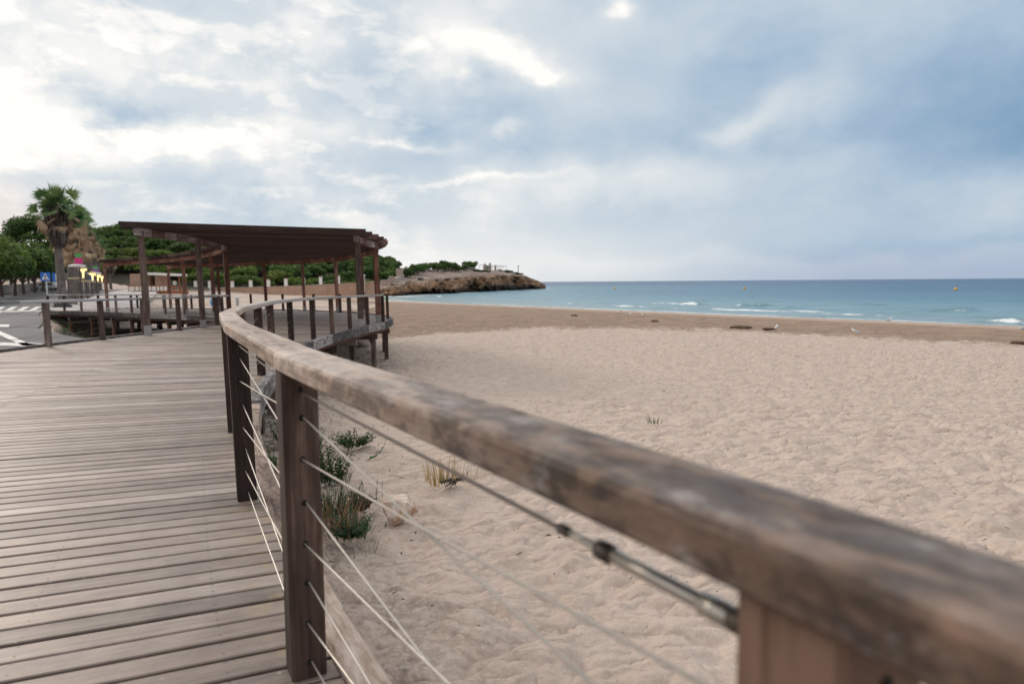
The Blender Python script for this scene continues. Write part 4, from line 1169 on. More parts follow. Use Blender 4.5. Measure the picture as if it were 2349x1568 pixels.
# ------------------------------------------------------------------ street lamps with lit heads
def emit(name, c, st):
    m_, t, b = new_mat(name); b.inputs['Base Color'].default_value = (*c, 1)
    b.inputs['Emission Color'].default_value = (*c, 1); b.inputs['Emission Strength'].default_value = st; return m_
M['lampglow'] = emit('lit_lamp', (1.0, .78, .32), 1.3)
M['lampmetal'] = plain('lamp_metal', (.42, .36, .22), .5, metal=.3)
M['polemetal'] = plain('pole_metal', (.06, .058, .055), .6, metal=.2)
lamp_pts = [(197, 54, 620), (218, 64, 629), (230, 74, 632.5), (239, 86, 635.5), (246, 98, 638)]
ordn = ['first', 'second', 'third', 'fourth', 'fifth', 'sixth', 'seventh', 'eighth', 'ninth', 'tenth', 'eleventh']
def lathe(b_, c, prof, seg=12, mi=0):
    c = Vector(c); n = len(b_.v); K = len(prof)
    for r_, z in prof: b_.pts([c + Vector((r_ * math.cos(q), r_ * math.sin(q), z)) for q in [2 * math.pi * k / seg for k in range(seg)]])
    for i in range(K - 1):
        for k in range(seg):
            k2 = (k + 1) % seg; b_.face((n + i * seg + k, n + i * seg + k2, n + (i + 1) * seg + k2, n + (i + 1) * seg + k), mi)
for i, (px, d, py) in enumerate(lamp_pts):
    x = fx(px, d); z0 = pz(px, d); zl = fz(px, py, d)
    lab = ['lit yellow street lamp nearest, beside the pink banner', 'lit yellow street lamp second along the palms', 'lit yellow street lamp third, middle of the line', 'lit yellow street lamp fourth along the palms', 'lit yellow street lamp farthest, at the end of the palms'][i]
    o = thing('street_lamp', lab, 'street lamp', (x, d, z0), 0, 'lit street lamps along the promenade')
    xp = x - 1.25
    b_ = MB(); b_.tube([(xp, d, z0), (xp, d, zl - .5)], .045, 8); b_.build('pole', M['polemetal'], o)
    b_ = MB(); b_.beam((xp, d, zl - .62), (x + .05, d, zl - .62), .10, .13); b_.build('arm', M['lampmetal'], o)
    b_ = MB(); lathe(b_, (x, d, zl), [(.0, -.6), (.06, -.6), (.07, -.25), (.12, -.06), (.27, .0), (.27, .10)]); g_ = b_.build('lamp_head', M['lampglow'], o)
    b_ = MB(); lathe(b_, (x, d, zl), [(.32, .10), (.32, .15), (.16, .26), (0, .28)]); b_.build('lamp_cap', M['lampmetal'], g_, at=o['_o'])
# pink and green banner stands
M['pink'] = plain('pink_banner', (.60, .035, .20), .6); M['green'] = plain('green_banner', (.05, .42, .10), .6); M['white'] = plain('white_paint', (.76, .76, .74), .6); M['violet'] = plain('violet_banner', (.22, .10, .30), .6)
for (px, d, py0, py1, m1, lab) in [(188.5, 53, 583, 606, 'pink', 'pink banner with bright green top on a white bracket between the palms'), (226, 66, 611, 624, 'violet', 'small violet and green banner farther along the palm row')]:
    x = fx(px, d); z0 = pz(px, d); za, zb_ = fz(px, py1, d), fz(px, py0, d); o = thing('banner', lab, 'banner', (x, d, z0), 0)
    hN = zb_ - za; b_ = MB(); b_.tube([(x - .02, d + .1, z0), (x - .02, d + .1, zb_)], .05, 8); b_.build('pole', M['polemetal'], o)
    b_ = MB(); b_.box((x, d, za + hN * .33), .58, .06, hN * .62); b_.build('flag', M[m1], o)
    b_ = MB(); b_.box((x, d, za + hN * .82), .44, .06, hN * .34); b_.build('flag_top', M['green'], o)
    b_ = MB(); lathe(b_, (x - .15, d, za), [(.0, -.22), (.55, -.22), (.62, -.1), (.3, -.02), (0, 0)], 14); b_.build('bracket', M['white'], o)

# ------------------------------------------------------------------ road signs
M['signblue'] = plain('sign_blue', (.012, .13, .50), .45, var=.05); M['black'] = plain('sign_black', (.015, .015, .015), .6); M['signgrey'] = plain('sign_post', (.52, .55, .58), .5, metal=.2)
def flat(b_, pts, x, y, z, mi, ty=0.0, th=.004):
    n = b_.pts([(x + a, y - ty, z + c) for a, c in pts]); b_.face(list(range(n, n + len(pts))), mi)
def sign_panel(b_, x, y, z, w_, h, mi, mb): 
    b_.box((x, y, z), w_, .03, h, 0, mi)
x, d = fx(110.5, 45), 45.0; z0 = float(plane_z(x, d)); zc = fz(110.5, 634.5, d)
o = thing('crossing_sign', 'blue square pedestrian crossing sign on a grey post beside the road', 'road sign', (x, d, z0))
b_ = MB(); b_.tube([(x + .01, d + .05, z0), (x + .01, d + .05, zc + .25)], .04, 8); b_.build('post', M['signgrey'], o)
b_ = MB(); b_.box((x, d, zc), .62, .03, .56); pn = b_.build('panel', M['signblue'], o)
b_ = MB(); flat(b_, [(-.235, -.19), (.235, -.19), (0, .22)], x, d, zc, 0, .019); b_.build('triangle', M['white'], pn, at=o['_o'])
b_ = MB()
flat(b_, [(math.cos(q) * .026 + .005, math.sin(q) * .026 + .118) for q in [k * .785 for k in range(8)]], x, d, zc, 0, .024)
flat(b_, [(-.035, .085), (.03, .09), (.045, .0), (-.02, -.02)], x, d, zc, 0, .024)
flat(b_, [(-.02, -.02), (.04, .0), (.085, -.13), (.055, -.135), (.01, -.045), (-.04, -.135), (-.075, -.13)], x, d, zc, 0, .0245)
flat(b_, [(-.035, .085), (-.02, .055), (-.075, -.005), (-.088, .012)], x, d, zc, 0, .0245)
flat(b_, [(.03, .09), (.035, .055), (.08, .0), (.09, .018)], x, d, zc, 0, .0245)
for k in range(5): flat(b_, [(-.16 + k * .072, -.185), (-.12 + k * .072, -.185), (-.13 + k * .072, -.15), (-.155 + k * .072, -.15)], x, d, zc, 0, .0245)
b_.build('walking_figure', M['black'], pn, at=o['_o'])
x, d = fx(137, 58), 58.0; z0 = float(plane_z(x, d)); zc = fz(137, 636, d)
o = thing('parking_sign', 'blue parking sign with white letter P, half hidden behind the tallest palm', 'road sign', (x, d, z0))
b_ = MB(); b_.tube([(x + .1, d + .05, z0), (x + .1, d + .05, zc + .3)], .04, 8); b_.build('post', M['signgrey'], o)
b_ = MB(); b_.box((x, d, zc), .80, .03, .74); pn = b_.build('panel', M['signblue'], o)
b_ = MB(); 
flat(b_, [(-.12, -.28), (-.02, -.28), (-.02, .28), (-.12, .28)], x, d, zc, 0, .02)
for (a0, c0, a1, c1) in [(-.02, .19, .13, .28), (-.02, -.06, .13, .03), (.11, -.03, .20, .25)]: flat(b_, [(a0, c0), (a1, c0), (a1, c1), (a0, c1)], x, d, zc, 0, .0205 if a0 < 0 else .021)
b_.build('letter', M['white'], pn, at=o['_o'])
b_ = MB(); b_.box((x + .08, d, zc - .52), .42, .03, .22); b_.build('plate', M['white'], o)
x, d = fx(216, 90), 90.0; z0 = float(plane_z(x, d)); zc = fz(216, 639, d)
o = thing('blue_sign', 'small blue sign among the farther palm trunks', 'road sign', (x, d, z0))
b_ = MB(); b_.tube([(x, d + .05, z0), (x, d + .05, zc + .3)], .04, 8); b_.build('post', M['signgrey'], o)
b_ = MB(); b_.box((x, d, zc), .45, .03, .85); b_.build('panel', M['signblue'], o)

# ------------------------------------------------------------------ white estate van
M['vanpaint'] = plain('white_van_paint', (.62, .64, .66), .35, var=.04); M['tyre'] = plain('tyre_rubber', (.02, .02, .02), .85); M['glass'] = plain('car_glass', (.03, .035, .04), .12, spec=.6); M['rim'] = M.get('rim'); M['wheelrim'] = plain('wheel_rim', (.35, .36, .37), .4, metal=.6)
M['bumper'] = plain('dark_bumper', (.03, .03, .032), .7); M['lampred'] = plain('tail_lamp', (.35, .02, .02), .35); M['headlamp'] = plain('head_lamp', (.7, .7, .68), .2)
dv = 134.0; zv = fz(110, 665.5, dv); xv = fx(110, dv)
van = thing('van', 'small white estate van with side window parked across the road by the trees', 'van', (xv, dv, zv), rad(3))
def vp(b_, prof, y0, y1, mi=0):
    n = b_.pts([(a, y0, c) for a, c in prof] + [(a, y1, c) for a, c in prof]); k = len(prof)
    b_.face(list(range(n, n + k)), mi); b_.face(list(range(n + 2 * k - 1, n + k - 1, -1)), mi)
    for i in range(k): b_.face((n + (i + 1) % k, n + i, n + k + i, n + k + (i + 1) % k), mi)
def local(name, b_, mat, parent): 
    o = b_.build(name, mat, None); o.parent = parent; return o
bodyp = [(-2.02, .30), (-2.05, .62), (-1.98, .80), (-1.15, .94), (-.62, 1.42), (-.45, 1.50), (.2, 1.56), (1.75, 1.56), (1.93, 1.45), (2.02, .85), (2.03, .34)]
b_ = MB(); vp(b_, bodyp, -.80, .80); body = local('body', b_, M['vanpaint'], van)
b_ = MB(); vp(b_, [(.34, .98), (.36, 1.43), (1.68, 1.42), (1.78, .98)], -.806, .806); local('side_window', b_, M['glass'], van)
b_ = MB(); vp(b_, [(-1.0, .98), (-.58, 1.38), (.22, 1.44), (.24, .98)], -.804, .804); local('door_window', b_, M['glass'], van)
for xw in (-1.28, 1.28):
    for yw in (-.74, .74):
        b_ = MB(); b_.tube([(xw, yw - .09, .31), (xw, yw + .09, .31)], .31, 18); wl = local('wheel', b_, M['tyre'], van)
        b_ = MB(); b_.tube([(xw, yw - .096, .31), (xw, yw + .096, .31)], .18, 12); local('wheel_rim', b_, M['wheelrim'], wl)
for xb in (-2.06, 2.05):
    b_ = MB(); b_.box((xb, 0, .40), .12, 1.62, .22); local('bumper', b_, M['bumper'], van)
for yy in (-.58, .58):
    b_ = MB(); b_.box((-2.03, yy, .70), .08, .30, .16); local('headlight', b_, M['headlamp'], van)
    b_ = MB(); b_.box((2.02, yy * 1.2, .80), .06, .16, .4); local('tail_light', b_, M['lampred'], van)

# ------------------------------------------------------------------ wooden beach kiosk
dk = 118.0; zk = fz(360, 676, dk)
M['plankpink'] = wood('kiosk_boards', [(0, (.36, .24, .17)), (.5, (.48, .335, .245)), (1, (.60, .45, .35))], coord='Object', along=2, across=1.5)[0]
M['rust'] = plain('orange_timber', (.30, .105, .04), .7, scale=3, var=.3); M['cream'] = plain('cream_panel', (.78, .75, .70), .7, var=.05)
KX = lambda px: fx(px, dk)
kio = thing('beach_kiosk', 'closed wooden beach kiosk on an orange timber deck with a porch and stairs', 'kiosk', (KX(350), dk, zk))
zt = lambda py: fz(355, py, dk)
b_ = MB(); b_.box(((KX(303) + KX(412)) / 2, dk + 1.6, (zt(674) + zt(668)) / 2), KX(412) - KX(303), 4.4, zt(668) - zt(674)); b_.build('deck_base', M['rust'], kio)
b_ = MB(); b_.box(((KX(303) + KX(345)) / 2, dk + 1.8, (zt(668) + zt(627.5)) / 2), KX(345) - KX(303), 3.6, zt(627.5) - zt(668)); hut = b_.build('hut', M['plankpink'], kio)
b_ = MB(); b_.box(((KX(346) + KX(360)) / 2, dk + 3.0, (zt(668) + zt(632)) / 2), KX(360) - KX(346), 1.2, zt(632) - zt(668)); b_.build('recess_wall', M['joist'], kio)
b_ = MB(); b_.box(((KX(358) + KX(371)) / 2, dk + 1.9, (zt(668) + zt(632)) / 2), KX(371) - KX(358), 3.2, zt(632) - zt(668)); b_.build('side_wall', M['plankpink'], kio)
b_ = MB(); b_.obox(((KX(338) + KX(410)) / 2, dk + 1.6, (zt(629.3))), ((KX(410) - KX(338)) / 2, 0, -.13), (0, 2.3, 0), (0, 0, .19)); b_.build('porch_roof', M['cream'], kio)
for px, yy in ((395.5, -.4), (402, 3.4), (409, 1.0), (409, 3.4)):
    b_ = MB(); b_.box((KX(px), dk + yy, (zt(668) + zt(631.5)) / 2), .16, .16, zt(631.5) - zt(668)); b_.build('porch_post', M['rust'], kio)
edges = [303.5, 318, 328, 340, 347.5, 356, 367, 374.5, 383, 392]
for a, c in zip(edges[:-1], edges[1:]):
    b_ = MB(); b_.box(((KX(a) + KX(c)) / 2, dk - .66, (zt(666.5) + zt(656.5)) / 2), (KX(c) - KX(a)) - .14, .04, zt(656.5) - zt(666.5)); b_.build('cream_panel', M['cream'], kio)
for e in edges:
    b_ = MB(); b_.box((KX(e), dk - .66, (zt(668) + zt(655.5)) / 2), .12, .10, zt(655.5) - zt(668)); b_.build('stile', M['rust'], kio)
b_ = MB(); b_.box(((KX(303) + KX(395)) / 2, dk - .66, zt(655.2)), KX(395) - KX(303), .13, .1); b_.build('top_rail', M['rust'], kio)
b_ = MB()
for k in range(9): b_.box((KX(396.5) + k * .135, dk - .6, (zt(668) + zt(656)) / 2), .05, .05, zt(656) - zt(668))
b_.box((KX(402.5), dk - .6, zt(656)), 1.35, .08, .08)
b_.build('balustrade', M['rust'], kio)
b_ = MB(); L0 = zt(668) - zk
for k in range(5): b_.box((KX(413.5) + k * .24, dk + .2, zk + L0 * (1 - (k + .5) / 5)), .26, 1.4, .07)
for yy in (-.5, .9):
    b_.beam((KX(412), dk + yy, zk + L0 + .75), (KX(412) + 1.35, dk + yy, zk + .75), .07, .09)
    for k in range(5): b_.box((KX(413) + k * .29, dk + yy, zk + L0 * (1 - k / 5) + .22), .05, .05, 1.0)
    b_.beam((KX(412), dk + yy, zk + L0 - .1), (KX(412) + 1.35, dk + yy, zk), .07, .2)
b_.build('stairs', M['rust'], kio)

# ------------------------------------------------------------------ long low wall with white pillars
def stone(name, c0, c1, c2, sc_=1.0, rough=.9):
    m_, t, b = new_mat(name); pos = t.new('ShaderNodeNewGeometry').outputs['Position']
    n = t.noise(pos, scale=.5 * sc_, detail=6, rough=.65); n2 = t.noise(pos, scale=3 * sc_, detail=5, rough=.7)
    v = t.add(t.mul(n, .6), t.mul(n2, .4))
    t.l.new(t.ramp(v, [(.3, c0), (.5, c1), (.7, c2)]), b.inputs['Base Color']); b.inputs['Roughness'].default_value = rough
    t.l.new(t.bump(n2, .8, .15), b.inputs['Normal']); return m_
M['wallstone'] = stone('pink_stone', (.30, .19, .135), (.42, .275, .20), (.52, .36, .275), 1.6)
M['pillarwhite'] = plain('white_pillar', (.72, .70, .66), .8, var=.1, scale=1)
M['palestone'] = stone('pale_stone', (.30, .245, .21), (.44, .37, .325), (.58, .51, .46), 1.2)
wpts = [(405, 172, 662, 671), (480, 170, 661, 671), (540, 168, 660, 671), (640, 166, 657.5, 671.5), (700, 165, 655, 671.5), (770, 164, 652, 671.5), (830, 163, 648.5, 670.5), (862, 164, 646.5, 666)]
wall = thing('beach_wall', 'long low pink stone wall along the back of the beach below the wood', 'wall', (fx(640, 166), 166, fz(640, 671, 166)))
b_ = MB()
for (a, c) in zip(wpts[:-1], wpts[1:]):
    A, C = [Vector((fx(q[0], q[1]), q[1], 0)) for q in (a, c)]; e = (C - A).normalized(); nn = Vector((-e.y, e.x, 0)) * .35
    za, zc_ = fz(a[0], a[2], a[1]), fz(c[0], c[2], c[1]); z0a, z0c = fz(a[0], a[3], a[1]) - 1.2, fz(c[0], c[3], c[1]) - 1.2
    n = b_.pts([A - nn + Vector((0, 0, z0a)), C - nn + Vector((0, 0, z0c)), C - nn + Vector((0, 0, zc_)), A - nn + Vector((0, 0, za)), A + nn + Vector((0, 0, z0a)), C + nn + Vector((0, 0, z0c)), C + nn + Vector((0, 0, zc_)), A + nn + Vector((0, 0, za))])
    for q in ((0, 1, 2, 3), (5, 4, 7, 6), (3, 2, 6, 7)): b_.face([n + i for i in q])
    b_.face((n + 1, n + 5, n + 6, n + 2)); b_.face((n, n + 3, n + 7, n + 4))
b_.build('masonry', M['wallstone'], wall)
b_ = MB()
for (a, c) in zip(wpts[:-1], wpts[1:]): b_.beam((fx(a[0], a[1]), a[1], fz(a[0], a[2], a[1]) + .06), (fx(c[0], c[1]), c[1], fz(c[0], c[2], c[1]) + .06), .85, .12)
b_.build('coping', M['palestone'], wall)
for i, px in enumerate([405, 452.5, 485, 536.5, 578.5, 619, 659, 699, 738.5, 779]):
    d = np.interp(px, [q[0] for q in wpts], [q[1] for q in wpts]) + .9; top = np.interp(px, [405, 480, 540, 580, 620, 660, 700, 740, 780], [644, 643.5, 644, 642, 640.5, 638, 636, 634, 632])
    x = fx(px, d); z0 = float(np.interp(px, [q[0] for q in wpts], [fz(q[0], q[3], q[1]) for q in wpts])) - .6; z1 = fz(px, top, d); o = thing('wall_pillar', f'white pillar on the low beach wall, {ordn[i]} from the left', 'pillar', (x, d, z0), 0, 'white pillars on the beach wall')
    b_ = MB(); b_.vprism(x, d, z0, z1 - .2, .70, .70, .1, .03); b_.build('shaft', M['pillarwhite'], o)
    b_ = MB(); lathe(b_, (x, d, z1 - .2), [(.5, 0), (.5, .06), (.25, .2), (0, .22)], 4); b_.build('cap', M['wallstone'], o)
x, d = fx(831, 161), 161; z0 = fz(831, 655, d) - 1.5; z1 = fz(831, 630, d)
o = thing('stone_gatepost', 'tall pale stone gatepost at the right end of the beach wall', 'pillar', (x, d, z0)); b_ = MB(); b_.vprism(x, d, z0, z1 - .15, 1.7, 1.2, .1, .05); b_.build('shaft', M['palestone'], o)
b_ = MB(); b_.box((x, d, z1 - .07), 1.9, 1.4, .15); b_.build('cap', M['pillarwhite'], o)
# wall along the far pavement, behind the street trees
b_ = MB(); pts = [(-120, 70, 1), (-60, 84, 1), (0, 100, 1), (60, 120, 1), (130, 150, 1)]
pv_ = [Vector((fx(px, d), d, gz(fx(px, d), d))) for px, d, _ in [(-260, 62, 1), (-140, 76, 1), (-60, 92, 1), (10, 112, 1), (70, 132, 1), (130, 158, 1)]]
b_.sweep(resample(catmull(pv_, 4), 4), [(-.2, -.5), (.2, -.5), (.2, 1.5), (-.2, 1.5)])
o = b_.build('roadside_wall', M['palestone']); tag(o, 'pale stone wall behind the street trees left of the road', 'wall')

# ------------------------------------------------------------------ rocky headland
hmz, t, b = new_mat('headland_rock')
pos = t.new('ShaderNodeNewGeometry').outputs['Position']; nrm = t.new('ShaderNodeNewGeometry').outputs['Normal']
hv = t.new('ShaderNodeAttribute', attribute_name='level').outputs['Fac']
n1 = t.noise(pos, scale=.09, detail=6, rough=.65); n2 = t.noise(t.mapping(pos, scale=(.25, .25, 1.3)), scale=1, detail=6, rough=.7); n3 = t.noise(pos, scale=1.6, detail=5, rough=.7)
cl = t.ramp(t.add(t.mul(n1, .55), t.mul(n2, .45)), [(.36, (.022, .015, .012)), (.44, (.11, .064, .040)), (.51, (.25, .145, .078)), (.59, (.33, .22, .14)), (.68, (.14, .085, .058))])
tp = t.ramp(t.add(t.mul(n2, .5), t.mul(n3, .5)), [(.36, (.10, .075, .06)), (.47, (.30, .235, .195)), (.62, (.50, .42, .365))])
lv = t.add(hv, t.mul(t.add(n2, -.5), .35))
c = t.mix(t.map(lv, .50, .66), cl, tp)
c = t.mix(t.map(lv, .34, .20), c, (.024, .017, .014))
gr = t.mul(t.map(t.noise(pos, scale=.16, detail=6, rough=.7), .60, .66), t.map(hv, .40, .6))
c = t.mix(t.mul(gr, .85), c, (.045, .055, .028))
t.l.new(c, b.inputs['Base Color']); b.inputs['Roughness'].default_value = .9; b.inputs['Specular IOR Level'].default_value = .2
t.l.new(t.bump(t.add(n2, t.mul(n3, .5)), 1.0, .9), b.inputs['Normal'])
M['rock'] = hmz
# foot of the cliff (waterline) from the beach to the tip, with the height of the lip and of the plateau behind
FOOT = [(800, 676, .0), (868, 679, .0), (905, 679.5, 0), (940, 676.8, 0), (1000, 674.6, 0), (1060, 671.6, 0), (1110, 668.8, 0), (1150, 667, 0), (1200, 664.6, 0), (1240, 662.7, 0), (1252, 661.6, 0)]
LIP = [(800, 669), (868, 664), (905, 660), (960, 655), (1000, 650), (1050, 645), (1100, 637), (1150, 632), (1200, 634), (1235, 646), (1252, 655)]
TOP = [(800, 655), (868, 648), (905, 638), (940, 628), (980, 622), (1040, 619.5), (1090, 619.5), (1140, 620), (1170, 623.5), (1200, 630), (1235, 644), (1252, 653)]
NU, NV = 260, 46
us = np.linspace(800, 1252, NU); hv_, hz_ = [], []
foot = []
for px in us:
    p = gp(px, float(np.interp(px, [f[0] for f in FOOT], [f[1] for f in FOOT])), SEA_Z); foot.append((p.x, p.y))
foot = np.array(foot)
back = np.array([.38, .925])
vv = np.linspace(0, 1, NV)
hx_, hy_, hz2, lev = [], [], [], []
for i, px in enumerate(us):
    fxw, fyw = foot[i]; d = math.hypot(fxw, fyw)
    zl = fz(px, np.interp(px, [a for a, _ in LIP], [b2 for _, b2 in LIP]), d)
    depth = float(np.interp(px, [800, 900, 1000, 1150, 1230, 1252], [26, 34, 44, 40, 22, 10]))
    dirb = np.array([fxw, fyw]) / d
    ztp = fz(px, np.interp(px, [a for a, _ in TOP], [b2 for _, b2 in TOP]), d + depth)
    for j, v in enumerate(vv):
        if v < .5:                                   # cliff face with sea cave undercut
            q = v / .5; z = -3.2 + (zl + 3.2) * q
            inn = 3.5 * math.sin(q * math.pi) * -.55 * (1 if q < .75 else .6) + 5.0 * q ** 2
        else:
            q = (v - .5) / .5; inn = 5.0 + (depth - 5) * q
            z = zl + (ztp - zl) * (q ** .8) if q < .98 else ztp
        hx_.append(fxw + dirb[0] * inn); hy_.append(fyw + dirb[1] * inn); hz2.append(z); lev.append(v)
hx_, hy_, hz2, lev = map(np.array, (hx_, hy_, hz2, lev))
uu = np.repeat(us, NV)
ny = (fbm(uu * .045, hz2 * .35 + 7, 77, 5, .6) - .5); ny2 = (fbm(uu * .16, hz2 * .9, 91, 4, .6) - .5)
fade = np.clip(lev * 6, .15, 1)
face = (lev < .56)
amp = np.where(face, 13.0, 2.0) * fade
cave = 9.0 * np.exp(-.5 * (((uu - 1080) / 14) ** 2)) * np.exp(-.5 * ((lev - .22) / .10) ** 2) + 8 * np.exp(-.5 * (((uu - 1180) / 10) ** 2)) * np.exp(-.5 * ((lev - .3) / .07) ** 2) + 8 * np.exp(-.5 * (((uu - 960) / 22) ** 2)) * np.exp(-.5 * ((lev - .16) / .08) ** 2)
dd_ = np.hypot(hx_, hy_)
disp = amp * ny + amp * .5 * ny2 + cave
hx_ = hx_ + hx_ / dd_ * disp; hy_ = hy_ + hy_ / dd_ * disp
hz2 = hz2 + np.where(lev > .1, (fbm(hx_ * .12, hy_ * .12, 41, 5, .6) - .5) * np.where(lev > .5, 2.0, 1.0) * np.clip((1252 - uu) / 60, .2, 1), 0)
# back side drops to the sea behind
NVb = NV + 3
gx_ = hx_.reshape(NU, NV); gy_ = hy_.reshape(NU, NV); gz_ = hz2.reshape(NU, NV); gl_ = lev.reshape(NU, NV)
ex = [(22, -.4), (50, -3), (62, -14)]
for off_, dz in ex:
    dl = np.hypot(gx_[:, NV - 1], gy_[:, NV - 1])
    kk = np.clip((1265 - us) / 120, .12, 1)
    gx_ = np.concatenate([gx_, (gx_[:, NV - 1] * (1 + off_ * kk / dl))[:, None]], 1); gy_ = np.concatenate([gy_, (gy_[:, NV - 1] * (1 + off_ * kk / dl))[:, None]], 1)
    gz_ = np.concatenate([gz_, np.maximum(gz_[:, NV - 1] + dz, -3.5)[:, None]], 1); gl_ = np.concatenate([gl_, gl_[:, NV - 1][:, None]], 1)
# close the tip
i = np.arange(NU - 1)[:, None] * NVb + np.arange(NVb - 1)[None, :]
hf = np.stack([i, i + NVb, i + NVb + 1, i + 1], -1).reshape(-1, 4)
hvrt = np.stack([gx_.ravel(), gy_.ravel(), gz_.ravel()], -1)
tipc = np.array([gx_[-1].mean(), gy_[-1].mean(), -2.0]); last = (NU - 1) * NVb
hl = np_mesh('headland', hvrt, hf, M['rock'], attrs={'level': gl_.ravel()}); hl['kind'] = 'structure'
b_ = MB(); n = b_.pts(hvrt[last:last + NVb].tolist())
b_.face([n + k for k in range(NVb)]); tipo = b_.build('headland_tip', M['rock']); tipo['kind'] = 'structure'
def on_head(px, f):
    """a point of the headland's top at a view column and fraction of its depth"""
    iu = int(np.clip(round((px - 800) / 452 * (NU - 1)), 0, NU - 1)); jv = int(NV * .5 + f * (NV * .5 - 1))
    return gx_[iu, jv], gy_[iu, jv], gz_[iu, jv]
# ruined walls and pillars along the headland path
M['ruin'] = stone('ruin_stone', (.24, .18, .15), (.36, .28, .24), (.48, .39, .34), 1.2)
k = 0
for px, h_, w_, f in [(886, 1.6, 2.6, .35), (900, 2.0, 1.6, .45), (913, 3.2, .9, .5), (921, 3.0, .8, .52), (932, 3.2, .9, .6), (953, 2.6, .8, .93), (980, 2.7, .8, .95), (1001, 2.8, .9, .95), (1022, 2.7, .8, .95), (1044, 2.5, .8, .95), (1066, 2.2, .7, .95), (1112, 2.8, .8, .9), (1124, 3.0, .9, .9), (1136, 2.6, .9, .9)]:
    x, y, z = on_head(px, f); o = thing('ruin_pillar', f'weathered stone pillar on the headland, {["lowest, nearest the beach","second up the slope","first of the tall pair on the slope","second of the tall pair on the slope","at the corner of the ruined terrace","at the right end of the ruined terrace","first along the cliff path","second along the cliff path","third along the cliff path","fourth along the cliff path","last along the cliff path","first by the white frame","tallest by the white frame","last by the white frame"][k]}', 'pillar', (x, y, z), 0, 'stone pillars on the headland')
    b_ = MB(); b_.vprism(x, y, z - .8, z + h_ * .88, w_, w_ * .8, R.uniform(0, .4), .06); b_.vprism(x + R.uniform(-.1, .1), y, z + h_ * .88, z + h_, w_ * .72, w_ * .6, R.uniform(0, .5), .1); b_.build('shaft', M['ruin'], o); k += 1
def low_wall(label, cols, h_, th=.7, mat='ruin'):
    b_ = MB(); pth = [Vector(on_head(px, f)) for px, f in cols]
    b_.sweep([p + Vector((0, 0, 0)) for p in resample(pth, 2.0)], [(-th / 2, -1.0), (th / 2, -1.0), (th / 2, h_ * .97), (th / 2 - .08, h_), (-th / 2, h_)])
    for v_i in range(len(b_.v)):
        if b_.v[v_i][2] > 0: pass
    return tag(b_.build('stone_wall', M[mat]), label, 'wall')
low_wall('broken stone terrace wall at the left of the headland plateau', [(922, .72), (935, .8), (950, .86), (962, .9)], 2.2)
low_wall('low stone wall along the cliff path on the headland', [(962, .92), (990, .94), (1022, .94), (1060, .94), (1090, .9)], .95)
low_wall('low pale wall on the lower slope of the headland', [(880, .3), (893, .38), (910, .47), (925, .55)], 1.1, .6, 'palestone')
x0, y0, z0 = on_head(1100, .93); x1, y1, z1 = on_head(1150, .8); zt_ = fz(1125, 608, y0)
fr = thing('terrace_frame', 'white frame of slim posts and beams at the far right of the headland plateau', 'frame', ((x0 + x1) / 2, (y0 + y1) / 2, min(z0, z1)))
b_ = MB()
for s_ in (0, 5): b_.beam((x0 + s_ * .4, y0 + s_, zt_), (x1 + s_ * .4, y1 + s_, zt_), .22, .26)
b_.build('beam', M['pillarwhite'], fr)
for q in range(7):
    f = q / 6
    for s_ in (0, 5):
        px_, py_ = x0 + (x1 - x0) * f + s_ * .4, y0 + (y1 - y0) * f + s_
        b_ = MB(); b_.box((px_, py_, (z0 + (z1 - z0) * f - .5 + zt_) / 2), .2, .2, zt_ - (z0 + (z1 - z0) * f - .5)); b_.build('post', M['pillarwhite'], fr)
x, y, z = on_head(1190, .55)
b_ = MB(); b_.tube([(x, y, z - .5), (x, y, fz(1190, 611, y))], .16, 6); b_.box((x, y, fz(1190, 611, y)), .5, .3, .6)
tag(b_.build('marker_post', M['polemetal'], at=(x, y, z)), 'lone thin marker post near the tip of the headland', 'post')
# trees on the plateau
HT = [(968, .9, 1.0, 'pine_tree'), (985, 1.0, 1.15, 'pine_tree'), (1003, .98, 1.0, 'pine_tree'), (1018, .95, .82, 'pine_tree'), (1035, .97, .72, 'pine_tree'), (950, 1.0, .95, 'pine_tree'), (935, 1.0, 1.0, 'pine_tree'), (920, .98, 1.05, 'pine_tree'), (905, .9, 1.05, 'pine_tree'), (890, .85, 1.0, 'pine_tree')]
for i, (px, f, s_, _) in enumerate(HT):
    x, y, z = on_head(px, f); put(protos, i % 5, x + y * .02, y * 1.03, z - .2, i, (s_ * .43, s_ * .43, s_ * .58), 'dark pine on the headland plateau behind the ruined walls', 'pines on the headland plateau')
for px, s_, lab in [(1050, .55, 'small brownish pine on the headland plateau, left of the lone round pine'), (1077, .72, 'lone round pine on thin trunk standing clear on the headland plateau'), (1118, .5, 'low round pine beside the white frame on the headland')]:
    x, y, z = on_head(px, .96); put(protos, 2 if px == 1077 else 3, x, y, z - .4, px, s_ * .8, lab, None)
shrub = [tree_mesh('shrub', 700 + i, 2.6, 1.6, .0, 700, .36, 'scrub', 6, 'dark low shrub growing on the rocks of the headland', 'shrub', 'shrubs on the headland') for i in range(2)]
for i, (px, f, s_) in enumerate([(1095, .62, 1.0), (1108, .55, .9), (1120, .6, 1.0), (1090, .75, .7), (1160, .75, 1.1), (1172, .7, 1.0), (1184, .5, 1.0), (1193, .6, .8), (1165, .5, .7), (965, .2, .6), (1000, .12, .5), (905, .3, .5), (1145, .9, .9), (1025, .1, .6)]):
    x, y, z = on_head(px, f); put(shrub, i % 2, x, y, z - .3, i, (s_ * .75, s_ * .75, s_ * .8))

